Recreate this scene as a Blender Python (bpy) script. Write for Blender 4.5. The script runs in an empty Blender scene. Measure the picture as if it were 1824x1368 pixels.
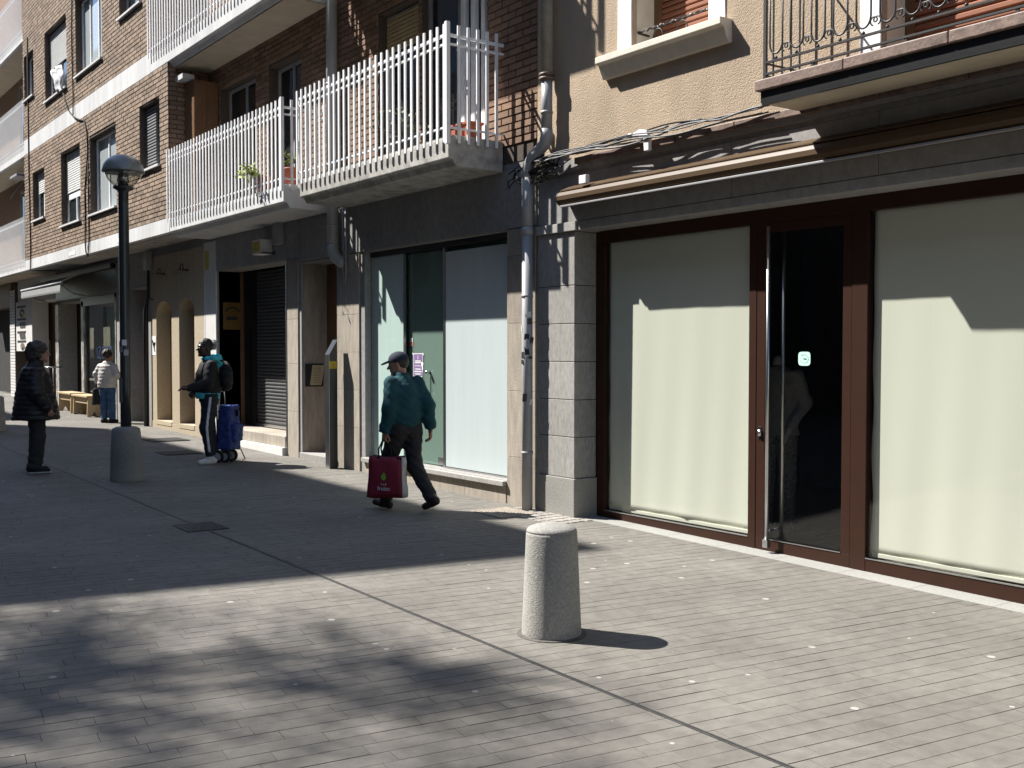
import bpy, math, random
import numpy as np
from mathutils import Vector, Matrix
random.seed(7); RNG = np.random.default_rng(7)
sc = bpy.context.scene
COL = sc.collection
R = math.radians

# ------------------------------------------------------------------ camera, sky, sun, exposure
cam = bpy.data.cameras.new('camera'); co = bpy.data.objects.new('camera', cam); COL.objects.link(co)
co.location = (0, 0, 1.65); co.rotation_euler = (R(90 - 1.813), 0, R(-36.16))
cam.sensor_width = 36; cam.lens = 1911.2 / 1824 * 36; cam.clip_end = 600; cam.clip_start = .05
sc.camera = co
SUN_AZ, SUN_EL = 35.0, 49.0            # the light travels towards +x, -y
SD = Vector((math.sin(R(SUN_AZ)) * math.cos(R(SUN_EL)), -math.cos(R(SUN_AZ)) * math.cos(R(SUN_EL)), -math.sin(R(SUN_EL))))
w = bpy.data.worlds.new('World'); sc.world = w; w.use_nodes = True
nt = w.node_tree
sky = nt.nodes.new('ShaderNodeTexSky'); sky.sky_type = 'NISHITA'; sky.sun_disc = False
sky.sun_elevation = R(SUN_EL); sky.sun_rotation = R(-SUN_AZ); sky.dust_density = .6; sky.ozone_density = .8; sky.altitude = 1200
bg = nt.nodes['Background']; nt.links.new(sky.outputs[0], bg.inputs[0]); bg.inputs[1].default_value = 0.105
sl = bpy.data.lights.new('sun', 'SUN'); sl.energy = 5.0; sl.angle = R(.53); sl.color = (1, .965, .905)
so = bpy.data.objects.new('sun', sl); COL.objects.link(so); so.rotation_euler = SD.to_track_quat('-Z', 'Y').to_euler(); so.location = (-20, 30, 40)
vs = sc.view_settings; vs.view_transform = 'Standard'; vs.look = 'None'; vs.exposure = 1.2; vs.gamma = 1; vs.use_curve_mapping = False
cy = sc.cycles; cy.use_denoising = True; cy.max_bounces = 8; cy.diffuse_bounces = 3; cy.glossy_bounces = 4; cy.transparent_max_bounces = 16
cy.transmission_bounces = 4; cy.sample_clamp_indirect = 6; cy.caustics_reflective = False; cy.caustics_refractive = False

# ------------------------------------------------------------------ helpers
def gz(y): return .012 * (y - 8.15)

def tag(o, label=None, cat=None, group=None, kind=None):
    for k, v in (('label', label), ('category', cat), ('group', group), ('kind', kind)):
        if v: o[k] = v
    return o

def link(o, parent=None):
    COL.objects.link(o)
    if parent is not None:
        o.parent = parent; o.matrix_parent_inverse = Matrix.Translation(-parent.location)
    return o

def empty(name, loc, label, cat, group=None):
    o = bpy.data.objects.new(name, None); o.location = loc; o.empty_display_size = .1
    link(o); return tag(o, label, cat, group)

class B:
    def __init__(s): s.v = []; s.f = []
    def add(s, v, f):
        n = len(s.v); s.v += [tuple(p) for p in v]; s.f += [tuple(i + n for i in q) for q in f]; return s
    def box(s, x0, x1, y0, y1, z0, z1):
        if x0 > x1: x0, x1 = x1, x0
        if y0 > y1: y0, y1 = y1, y0
        if z0 > z1: z0, z1 = z1, z0
        return s.add([(x0,y0,z0),(x1,y0,z0),(x1,y1,z0),(x0,y1,z0),(x0,y0,z1),(x1,y0,z1),(x1,y1,z1),(x0,y1,z1)],
                     [(0,3,2,1),(4,5,6,7),(0,1,5,4),(1,2,6,5),(2,3,7,6),(3,0,4,7)])
    def obox(s, c, ax, ay, az, hx, hy, hz, taper=1):
        c = Vector(c); ax = Vector(ax).normalized(); ay = Vector(ay).normalized(); az = Vector(az).normalized()
        P = []
        for sz in (-1, 1):
            k = taper if sz > 0 else 1
            for sx, sy in ((-1,-1),(1,-1),(1,1),(-1,1)): P.append(c + ax*hx*sx*k + ay*hy*sy*k + az*hz*sz)
        return s.add(P, [(0,3,2,1),(4,5,6,7),(0,1,5,4),(1,2,6,5),(2,3,7,6),(3,0,4,7)])
    def tube(s, path, r, n=8, caps=True):
        path = [Vector(p) for p in path]; rs = r if isinstance(r, (list, tuple)) else [r] * len(path)
        V = []; up = None
        for i, p in enumerate(path):
            t = (path[min(i+1, len(path)-1)] - path[max(i-1, 0)])
            t = t.normalized() if t.length > 1e-9 else Vector((0,0,1))
            if up is None: up = t.orthogonal().normalized()
            up = (up - t * up.dot(t)); up = up.normalized() if up.length > 1e-6 else t.orthogonal().normalized()
            b = t.cross(up)
            for k in range(n):
                a = 2*math.pi*k/n; V.append(p + (up*math.cos(a) + b*math.sin(a)) * rs[i])
        F = []
        for i in range(len(path)-1):
            for k in range(n): F.append((i*n+k, i*n+(k+1)%n, (i+1)*n+(k+1)%n, (i+1)*n+k))
        if caps: F.append(tuple(reversed(range(n)))); F.append(tuple(range((len(path)-1)*n, len(path)*n)))
        return s.add(V, F)
    def lathe(s, c, prof, n=24):
        c = Vector(c); V = []; F = []; m = len(prof)
        for r, z in prof:
            for k in range(n):
                a = 2*math.pi*k/n; V.append(c + Vector((math.cos(a)*r, math.sin(a)*r, z)))
        for i in range(m-1):
            for k in range(n): F.append((i*n+k, i*n+(k+1)%n, (i+1)*n+(k+1)%n, (i+1)*n+k))
        F.append(tuple(reversed(range(n)))); F.append(tuple(range((m-1)*n, m*n)))
        return s.add(V, F)
    def prism(s, poly, axis, a, b):
        """poly: 2D points; axis 'y' -> (x,z) extruded in y, 'x' -> (y,z) extruded in x, 'z' -> (x,y)"""
        def P(u, t): return {'y': (u[0], t, u[1]), 'x': (t, u[0], u[1]), 'z': (u[0], u[1], t)}[axis]
        n = len(poly); V = [P(u, a) for u in poly] + [P(u, b) for u in poly]
        F = [tuple(range(n)), tuple(reversed(range(n, 2*n)))] + [(i, i+n, (i+1)%n+n, (i+1)%n) for i in range(n)]
        return s.add(V, F)
    def mesh(s, name, m, smooth=False):
        me = bpy.data.meshes.new(name); me.from_pydata(s.v, [], s.f); me.update()
        if m: me.materials.append(m)
        import bmesh
        bm = bmesh.new(); bm.from_mesh(me); bmesh.ops.recalc_face_normals(bm, faces=bm.faces); bm.to_mesh(me); bm.free()
        if smooth: me.polygons.foreach_set('use_smooth', [True]*len(me.polygons))
        return me
    def obj(s, name, m, parent=None, smooth=False, bevel=0, seg=2):
        o = bpy.data.objects.new(name, s.mesh(name, m, smooth)); link(o, parent)
        if bevel:
            b = o.modifiers.new('bevel', 'BEVEL'); b.width = bevel; b.segments = seg; b.limit_method = 'ANGLE'; b.angle_limit = R(40)
        return o

def box(name, m, parent, x0, x1, y0, y1, z0, z1, bevel=0):
    return B().box(x0, x1, y0, y1, z0, z1).obj(name, m, parent, bevel=bevel)

def copyo(me, name, loc, parent):
    o = bpy.data.objects.new(name, me); o.location = loc; return link(o, parent)

# ------------------------------------------------------------------ materials
def mat(name, c, rough=.75, var=.18, scale=5, bump=.0, bscale=90, metal=0, c2=None, island=0, stretch=(1,1,1), spec=.4, dirt=0, coat=0, emit=None):
    m = bpy.data.materials.new(name); m.use_nodes = True; N = m.node_tree.nodes; L = m.node_tree.links
    p = N['Principled BSDF']; p.inputs['Roughness'].default_value = rough; p.inputs['Metallic'].default_value = metal
    p.inputs['Specular IOR Level'].default_value = spec; p.inputs['Coat Weight'].default_value = coat; p.inputs['Coat Roughness'].default_value = .04
    g = N.new('ShaderNodeNewGeometry'); mp = N.new('ShaderNodeMapping'); mp.inputs['Scale'].default_value = stretch
    L.new(g.outputs['Position'], mp.inputs['Vector'])
    n1 = N.new('ShaderNodeTexNoise'); n1.inputs['Scale'].default_value = scale; n1.inputs['Detail'].default_value = 6; n1.inputs['Roughness'].default_value = .65
    L.new(mp.outputs[0], n1.inputs['Vector'])
    rp = N.new('ShaderNodeValToRGB'); e = rp.color_ramp.elements; e[0].position = .32; e[1].position = .68
    lo = c2 if c2 else tuple(x*(1-var) for x in c); hi = c if c2 else tuple(min(1, x*(1+var)) for x in c)
    e[0].color = (*lo, 1); e[1].color = (*hi, 1); L.new(n1.outputs['Fac'], rp.inputs[0]); out = rp.outputs[0]
    def mul(col, fac_socket, lo_, hi_):
        mr = N.new('ShaderNodeMapRange'); mr.inputs['To Min'].default_value = lo_; mr.inputs['To Max'].default_value = hi_; L.new(fac_socket, mr.inputs[0])
        mx = N.new('ShaderNodeMix'); mx.data_type = 'RGBA'; mx.blend_type = 'MULTIPLY'; mx.inputs[0].default_value = 1
        L.new(col, mx.inputs[6]); L.new(mr.outputs[0], mx.inputs[7]); return mx.outputs[2]
    if island:
        oi = N.new('ShaderNodeObjectInfo'); ad = N.new('ShaderNodeMath'); ad.operation = 'ADD'
        L.new(oi.outputs['Random'], ad.inputs[0]); L.new(g.outputs['Random Per Island'], ad.inputs[1])
        fr = N.new('ShaderNodeMath'); fr.operation = 'FRACT'; L.new(ad.outputs[0], fr.inputs[0])
        out = mul(out, fr.outputs[0], 1-island, 1+island*.6)
    if dirt:
        n3 = N.new('ShaderNodeTexNoise'); n3.inputs['Scale'].default_value = .9; n3.inputs['Detail'].default_value = 4
        L.new(mp.outputs[0], n3.inputs['Vector']); out = mul(out, n3.outputs['Fac'], 1-dirt*1.5, 1+dirt)
    L.new(out, p.inputs['Base Color'])
    if bump:
        n2 = N.new('ShaderNodeTexNoise'); n2.inputs['Scale'].default_value = bscale; n2.inputs['Detail'].default_value = 4
        L.new(g.outputs['Position'], n2.inputs['Vector']); bn = N.new('ShaderNodeBump'); bn.inputs['Strength'].default_value = bump; bn.inputs['Distance'].default_value = .01
        L.new(n2.outputs['Fac'], bn.inputs['Height']); L.new(bn.outputs[0], p.inputs['Normal'])
    if emit: p.inputs['Emission Color'].default_value = (*emit, 1); p.inputs['Emission Strength'].default_value = 1
    return m

def glass(name, tint, refl=1.0, rough=0, haze=None, hazefac=0):
    m = bpy.data.materials.new(name); m.use_nodes = True; N = m.node_tree.nodes; L = m.node_tree.links
    N.remove(N['Principled BSDF']); out = N['Material Output']
    t = N.new('ShaderNodeBsdfTransparent'); t.inputs[0].default_value = (*tint, 1); gl = N.new('ShaderNodeBsdfGlossy'); gl.inputs['Roughness'].default_value = rough
    g = N.new('ShaderNodeNewGeometry'); dt = N.new('ShaderNodeVectorMath'); dt.operation = 'DOT_PRODUCT'
    L.new(g.outputs['Normal'], dt.inputs[0]); L.new(g.outputs['Incoming'], dt.inputs[1])
    def mth(op, a, b=None):
        q = N.new('ShaderNodeMath'); q.operation = op
        for i, x in enumerate((a, b)):
            if x is None: continue
            if isinstance(x, (int, float)): q.inputs[i].default_value = x
            else: L.new(x, q.inputs[i])
        return q.outputs[0]
    c = mth('ABSOLUTE', dt.outputs['Value']); f = mth('POWER', mth('SUBTRACT', 1.0, c), 5.0)
    f = mth('MULTIPLY', mth('ADD', mth('MULTIPLY', f, .96), .04), refl)
    base = t.outputs[0]
    if haze:
        df = N.new('ShaderNodeBsdfDiffuse'); df.inputs[0].default_value = (*haze, 1); m2 = N.new('ShaderNodeMixShader'); m2.inputs[0].default_value = hazefac
        L.new(base, m2.inputs[1]); L.new(df.outputs[0], m2.inputs[2]); base = m2.outputs[0]
    mx = N.new('ShaderNodeMixShader'); L.new(f, mx.inputs[0]); L.new(base, mx.inputs[1]); L.new(gl.outputs[0], mx.inputs[2]); L.new(mx.outputs[0], out.inputs[0])
    return m

M = {}
M['joint'] = mat('joint_sand', (.105, .097, .086), .95, .3, 20)
M['slab'] = mat('paving_slab', (.168, .156, .138), .8, .16, 11, .25, 130, island=.05, dirt=.3, spec=.3)
# pale trodden spots on the paving
def spots(m):
    N = m.node_tree.nodes; L = m.node_tree.links; p = N['Principled BSDF']; src = p.inputs['Base Color'].links[0].from_socket
    g = N.new('ShaderNodeNewGeometry'); v = N.new('ShaderNodeTexVoronoi'); v.voronoi_dimensions = '2D'; v.inputs['Scale'].default_value = 3.0
    L.new(g.outputs['Position'], v.inputs['Vector'])
    sx = N.new('ShaderNodeSeparateColor'); L.new(v.outputs['Color'], sx.inputs[0])
    mr = N.new('ShaderNodeMapRange'); mr.inputs['From Min'].default_value = .72; mr.inputs['From Max'].default_value = 1; mr.inputs['To Min'].default_value = 0; mr.inputs['To Max'].default_value = .075
    L.new(sx.outputs[0], mr.inputs[0]); lt = N.new('ShaderNodeMath'); lt.operation = 'LESS_THAN'; L.new(v.outputs['Distance'], lt.inputs[0]); L.new(mr.outputs[0], lt.inputs[1])
    mu = N.new('ShaderNodeMath'); mu.operation = 'MULTIPLY'; L.new(lt.outputs[0], mu.inputs[0]); mu.inputs[1].default_value = .75
    mx = N.new('ShaderNodeMix'); mx.data_type = 'RGBA'; L.new(mu.outputs[0], mx.inputs[0]); L.new(src, mx.inputs[6]); mx.inputs[7].default_value = (.42, .4, .37, 1); L.new(mx.outputs[2], p.inputs['Base Color'])
spots(M['slab'])
M['granite'] = mat('granite', (.31, .30, .275), .88, .24, 70, .5, 130, dirt=.45)
M['strip'] = mat('pale_granite', (.3, .295, .275), .7, .22, 70, .2, 160, dirt=.1)
M['cobble'] = mat('cobble', (.3, .28, .25), .8, .2, 30, .4, 60, island=.2)
M['iron'] = mat('black_iron', (.025, .025, .027), .45, .2, 20, .15, 200, spec=.5)
M['steel'] = mat('brushed_steel', (.55, .55, .55), .28, .1, 30, metal=1)
M['castiron'] = mat('cast_iron', (.06, .058, .055), .6, .3, 30, .3, 120)
M['render'] = mat('roughcast_render', (.435, .338, .242), .9, .12, 3, .9, 85, dirt=.2, stretch=(1,1,.4))
M['cream'] = mat('cream_paint', (.68, .64, .55), .7, .08, 6, .15, 90, dirt=.12)
M['white'] = mat('white_paint', (.84, .84, .84), .5, .06, 8, dirt=.06)
M['band'] = mat('pale_concrete_band', (.6, .6, .6), .85, .1, 4, .2, 80, dirt=.2, stretch=(1,1.5,.25))
M['concrete'] = mat('stained_concrete', (.4, .385, .355), .9, .35, 7, .4, 50, dirt=.3)
M['soffit'] = mat('soffit_plaster', (.5, .43, .33), .9, .1, 4)
M['stone'] = mat('facade_stone', (.36, .315, .26), .85, .2, 16, .35, 70, island=.1, dirt=.35, stretch=(1,1,.22))
M['greystone'] = mat('grey_stone', (.33, .317, .295), .85, .2, 40, .25, 120, island=.1, dirt=.3, stretch=(1,1,.35))
M['darkstone'] = mat('dark_lintel_stone', (.3, .29, .28), .85, .15, 14, .2, 90, island=.08, dirt=.15)
M['travertine'] = mat('travertine', (.42, .35, .25), .7, .14, 14, .2, 60, island=.06, stretch=(1, 1, 6))
M['ochre'] = mat('ochre_niche', (.27, .19, .09), .8, .15, 10, stretch=(1, 1, 5))
M['brick'] = mat('tan_brick', (.345, .258, .187), .88, .2, 30, .35, 140, island=.32, c2=(.24, .17, .12), dirt=.08)
M['mortar'] = mat('dark_mortar', (.085, .066, .052), .95, .3, 30, .3, 120)
M['shadebrick'] = mat('shade_toned_brick', (.3, .19, .125), .88, .2, 30, .35, 140, island=.3, c2=(.2, .12, .08))  # same tan brick, redder and darker: recess shade put into the colour
M['brown'] = mat('brown_aluminium', (.037, .016, .010), .45, .06, 10, spec=.2, dirt=.05)
M['wood'] = mat('varnished_wood', (.17, .085, .04), .5, .25, 6, .1, 60, stretch=(8, 8, .6))
M['shutterwood'] = mat('brown_shutter', (.28, .11, .06), .55, .12, 8, island=.12)
M['pine'] = mat('pine_bench', (.45, .34, .2), .6, .2, 6, stretch=(1, 8, 8))
M['blind'] = mat('cream_blind', (.78, .775, .655), .85, .006, 2.2, 0, 2.0, stretch=(1, 2.5, .35))
M['glass'] = glass('clear_glass', (.95, .96, .955), 1.0)
M['greenglass'] = glass('green_glass', (.74, .88, .8), 1.2, haze=(.3, .42, .36), hazefac=.42)  # diffuse haze mixed into the glass to brighten the dark doorway
M['lampglass'] = glass('lamp_glass', (.9, .9, .87), 1.6, .05)
M['winglass'] = mat('dark_window_glass', (.025, .03, .035), .04, .1, 3, spec=.9)
M['palewin'] = mat('curtain_reflection_window', (.42, .46, .47), .5, .12, 3, coat=1, stretch=(1, 6, .3))  # pale tone holds a painted sky reflection as well as curtain
M['frost'] = mat('frosted_film', (.47, .6, .56), .35, .04, 2, coat=1, stretch=(1, 4, .4))
M['frostblue'] = mat('white_frosted_film', (.54, .605, .605), .35, .03, 2, coat=1, stretch=(1, 4, .4))
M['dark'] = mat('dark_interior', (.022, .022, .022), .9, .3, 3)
M['greendark'] = mat('shop_interior', (.34, .48, .41), .8, .2, 2)
M['black'] = mat('black_paint', (.014, .014, .015), .35, .2, 8)
M['grey'] = mat('grey_plastic', (.3, .3, .31), .45, .06, 6)
M['pipe'] = mat('grey_pipe', (.33, .335, .345), .38, .08, 6, dirt=.1)
M['oldpipe'] = mat('old_painted_pipe', (.27, .255, .22), .6, .2, 8, .1, 60)
M['bronze'] = mat('bronze_awning_case', (.085, .051, .025), .5, .06, 5, dirt=.1, spec=.3)
M['tilebrown'] = mat('brown_stone_edge', (.19, .13, .105), .55, .4, 9, .3, 40, dirt=.25)
M['shutter'] = mat('grey_roller_shutter', (.09, .092, .095), .45, .12, 8, metal=.2)
M['marble'] = mat('white_black_marble', (.6, .59, .56), .4, .3, 7, c2=(.09, .085, .08), stretch=(1, 1, .6))
M['brownpanel'] = mat('brown_panel', (.15, .085, .045), .55, .15, 4)
M['whitewall'] = mat('white_wall', (.64, .63, .61), .8, .06, 5, dirt=.1)
M['paper'] = mat('white_paper', (.7, .7, .68), .8, .05, 8)
M['boardpaper'] = mat('cream_paper', (.5, .42, .26), .8, .08, 8)
M['purple'] = mat('purple_print', (.22, .13, .32), .7, .08, 8)
M['yellow'] = mat('yellow_plate', (.48, .36, .035), .6, .12, 12)
M['orange'] = mat('orange_box', (.75, .1, .015), .5, .08, 6)
M['amber'] = mat('amber_sign', (.16, .085, .015), .6, .1, 6)
M['ink'] = mat('dark_ink', (.02, .02, .022), .7, .1, 6)
M['blueink'] = mat('blue_lettering', (.012, .03, .09), .5, .1, 6)
M['mint'] = mat('mint_sticker', (.55, .85, .72), .6, .05, 6)
M['mintink'] = mat('green_ink', (.1, .3, .22), .6, .05, 6)
M['lamp'] = mat('lamp_black', (.03, .032, .033), .3, .15, 10, spec=.5)
M['lamptop'] = mat('lamp_dome_metal', (.2, .205, .2), .35, .1, 8, metal=.25)
M['cable'] = mat('grey_cable', (.13, .13, .13), .5, .2, 12)
M['blackcable'] = mat('black_cable', (.012, .012, .012), .85, .2, 12)
M['awning'] = mat('grey_awning_cloth', (.26, .26, .26), .9, .12, 10, .2, 60)
M['leaf'] = mat('leaf', (.075, .11, .028), .6, .3, 9, island=.35)
M['leafy'] = mat('yellow_green_leaf', (.3, .36, .04), .6, .3, 9, island=.35)
M['bark'] = mat('bark', (.1, .08, .06), .9, .3, 14, .6, 40)
M['terracotta'] = mat('terracotta', (.36, .1, .055), .7, .12, 8)
M['skin'] = mat('skin', (.36, .19, .125), .5, .08, 14)
M['darkskin'] = mat('dark_skin', (.055, .027, .016), .42, .1, 14)
M['puffer'] = mat('black_quilted_nylon', (.011, .009, .012), .5, .15, 12, .15, 120)
M['blackcloth'] = mat('black_cloth', (.010, .010, .012), .8, .2, 14, .3, 160)
M['trouser'] = mat('charcoal_trousers', (.024, .023, .026), .85, .25, 12, .3, 150)
M['track'] = mat('navy_black_track_pants', (.013, .016, .026), .75, .2, 12, .2, 150)
M['teal'] = mat('teal_fleece', (.012, .062, .075), .9, .22, 10, .5, 120)
M['cyan'] = mat('cyan_jersey', (.07, .5, .6), .8, .12, 10, .3, 120)
M['stripe'] = mat('white_stripe', (.6, .6, .62), .8, .06, 10)
M['denim'] = mat('blue_denim', (.035, .085, .17), .85, .3, 10, .4, 140)
M['whitejacket'] = mat('pale_quilted_jacket', (.46, .43, .4), .6, .08, 10, .1, 100)
M['hair'] = mat('dark_hair', (.022, .016, .012), .5, .35, 30, .8, 70)
M['greyhair'] = mat('greying_hair', (.042, .035, .03), .6, .5, 30, .8, 60)
M['scarf'] = mat('white_black_scarf', (.62, .6, .58), .8, .4, 26, c2=(.06, .06, .06))
M['navy'] = mat('navy_cap', (.018, .024, .042), .85, .2, 14, .3, 150)
M['shoe'] = mat('dark_brown_shoe', (.03, .017, .014), .55, .2, 12)
M['whiteshoe'] = mat('white_shoe', (.6, .58, .55), .6, .08, 12)
M['burgundy'] = mat('burgundy_bag', (.2, .014, .032), .6, .1, 8, .2, 40)
M['gusset'] = mat('white_bag_side', (.5, .5, .49), .65, .12, 14, .5, 30)
M['lime'] = mat('lime_print', (.2, .42, .04), .6, .05, 8)
M['trolley'] = mat('blue_trolley_cloth', (.025, .05, .2), .75, .2, 10, .3, 90)
M['rubber'] = mat('rubber', (.02, .02, .02), .8, .2, 12)
M['greywheel'] = mat('grey_wheel', (.4, .4, .4), .5, .1, 12)
M['greyjacket'] = mat('grey_tweed', (.3, .29, .28), .9, .2, 60, .2, 120)
M['pattern'] = mat('patterned_trousers', (.22, .21, .2), .85, .6, 40)
M['room'] = mat('dark_shop_wall', (.05, .05, .048), .9, .2, 3)  # wall colour kept dark so the room looks unlit
M['facade'] = mat('opposite_facade', (.17, .165, .165), .9, .12, 2, dirt=.1)
M['skyblind'] = mat('white_roller_shutter', (.7, .7, .69), .55, .05, 8)
M['tanblind'] = mat('tan_roller_shutter', (.42, .32, .17), .6, .08, 8)

# ------------------------------------------------------------------ wall builders
def split_holes(y0, y1, z0, z1, holes):
    ys = sorted({y0, y1, *[min(max(h[0], y0), y1) for h in holes], *[min(max(h[1], y0), y1) for h in holes]})
    zs = sorted({z0, z1, *[min(max(h[2], z0), z1) for h in holes], *[min(max(h[3], z0), z1) for h in holes]})
    for a, b in zip(ys, ys[1:]):
        for c, d in zip(zs, zs[1:]):
            m = ((a+b)/2, (c+d)/2)
            if not any(h[0] < m[0] < h[1] and h[2] < m[1] < h[3] for h in holes): yield a, b, c, d

def wall(name, m, parent, xf, xb, y0, y1, z0, z1, holes=()):
    """wall facing -x from xf back to xb, with openings that have reveals"""
    b = B()
    for a, e, c, d in split_holes(y0, y1, z0, z1, holes):
        b.add([(xf,a,c),(xf,e,c),(xf,e,d),(xf,a,d)], [(0,3,2,1)])
        b.add([(xb,a,c),(xb,e,c),(xb,e,d),(xb,a,d)], [(0,1,2,3)])
    for h in list(holes):
        a, e, c, d = h
        b.add([(xf,a,c),(xb,a,c),(xb,a,d),(xf,a,d)], [(0,1,2,3)]); b.add([(xf,e,c),(xb,e,c),(xb,e,d),(xf,e,d)], [(3,2,1,0)])
        b.add([(xf,a,c),(xf,e,c),(xb,e,c),(xb,a,c)], [(0,1,2,3)]); b.add([(xf,a,d),(xf,e,d),(xb,e,d),(xb,a,d)], [(3,2,1,0)])
    b.add([(xf,y0,z0),(xb,y0,z0),(xb,y0,z1),(xf,y0,z1)], [(0,1,2,3)]); b.add([(xf,y1,z0),(xb,y1,z0),(xb,y1,z1),(xf,y1,z1)], [(3,2,1,0)])
    b.add([(xf,y0,z1),(xf,y1,z1),(xb,y1,z1),(xb,y0,z1)], [(3,2,1,0)]); b.add([(xf,y0,z0),(xf,y1,z0),(xb,y1,z0),(xb,y0,z0)], [(0,1,2,3)])
    me = bpy.data.meshes.new(name); me.from_pydata(b.v, [], b.f); me.update(); me.materials.append(m)
    return link(bpy.data.objects.new(name, me), parent)

BRICKS = []          # (distance, wall part, material, box)
def bricks(part, m, u0, u1, z0, z1, holes, mapper, ch=.077, bl=.248, j=.012, proud=.014):
    n = int((z1 - z0) / ch)
    ch = (z1 - z0) / n
    for i in range(n):
        za, zb = z0 + i*ch + j/2, z0 + (i+1)*ch - j/2
        iv = [(u0, u1)]
        for h in holes:
            if min(zb, h[3]) - max(za, h[2]) > .3*(zb-za):
                nv = []
                for a, b in iv:
                    if h[1] <= a or h[0] >= b: nv.append((a, b)); continue
                    if h[0] > a: nv.append((a, h[0]))
                    if h[1] < b: nv.append((h[1], b))
                iv = nv
        off = (i % 2) * bl/2 + RNG.uniform(-.006, .006)
        k = u0 - bl + off
        while k < u1:
            for a, b in iv:
                s, e = max(k + j/2, a), min(k + bl - j/2, b)
                if e - s > .03:
                    BRICKS.append((part, m, mapper, s, e, za, zb, proud + RNG.uniform(-.003, .003)))
            k += bl

def finish_bricks():
    cl = co.location
    recs = []
    for part, m, mp, s, e, za, zb, pr in BRICKS:
        c = Vector(mp((s+e)/2, (za+zb)/2, 0)); v = c - cl
        # only bricks inside the camera's view come first
        cs = co.rotation_euler.to_matrix().transposed() @ v
        px = -cs.x/cs.z*cam.lens/36; py = -cs.y/cs.z*cam.lens/36
        vis = cs.z < 0 and abs(px) < .5 and abs(py) < .375
        recs.append((0 if vis else 1, v.length, part, m, mp, s, e, za, zb, pr))
    recs.sort(key=lambda r: r[:2])
    rest = {}
    cnt = 0
    for vis, d, part, m, mp, s, e, za, zb, pr in recs:
        V = [mp(s,za,0), mp(e,za,0), mp(e,zb,0), mp(s,zb,0)]
        t = .003
        V += [mp(s+t,za+t,pr), mp(e-t,za+t,pr), mp(e-t,zb-t,pr), mp(s+t,zb-t,pr)]
        F = [(4,5,6,7),(0,1,5,4),(1,2,6,5),(2,3,7,6),(3,0,4,7)]
        if vis == 0 and cnt < 300:
            cnt += 1; o = B().add(V, F).obj('brick', m, part)
        else:
            rest.setdefault((part.name, m.name), (part, m, B()))[2].add(V, F)
    for part, m, b in rest.values():
        o = b.obj('bricks', m, part); o['kind'] = 'stuff'

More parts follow.
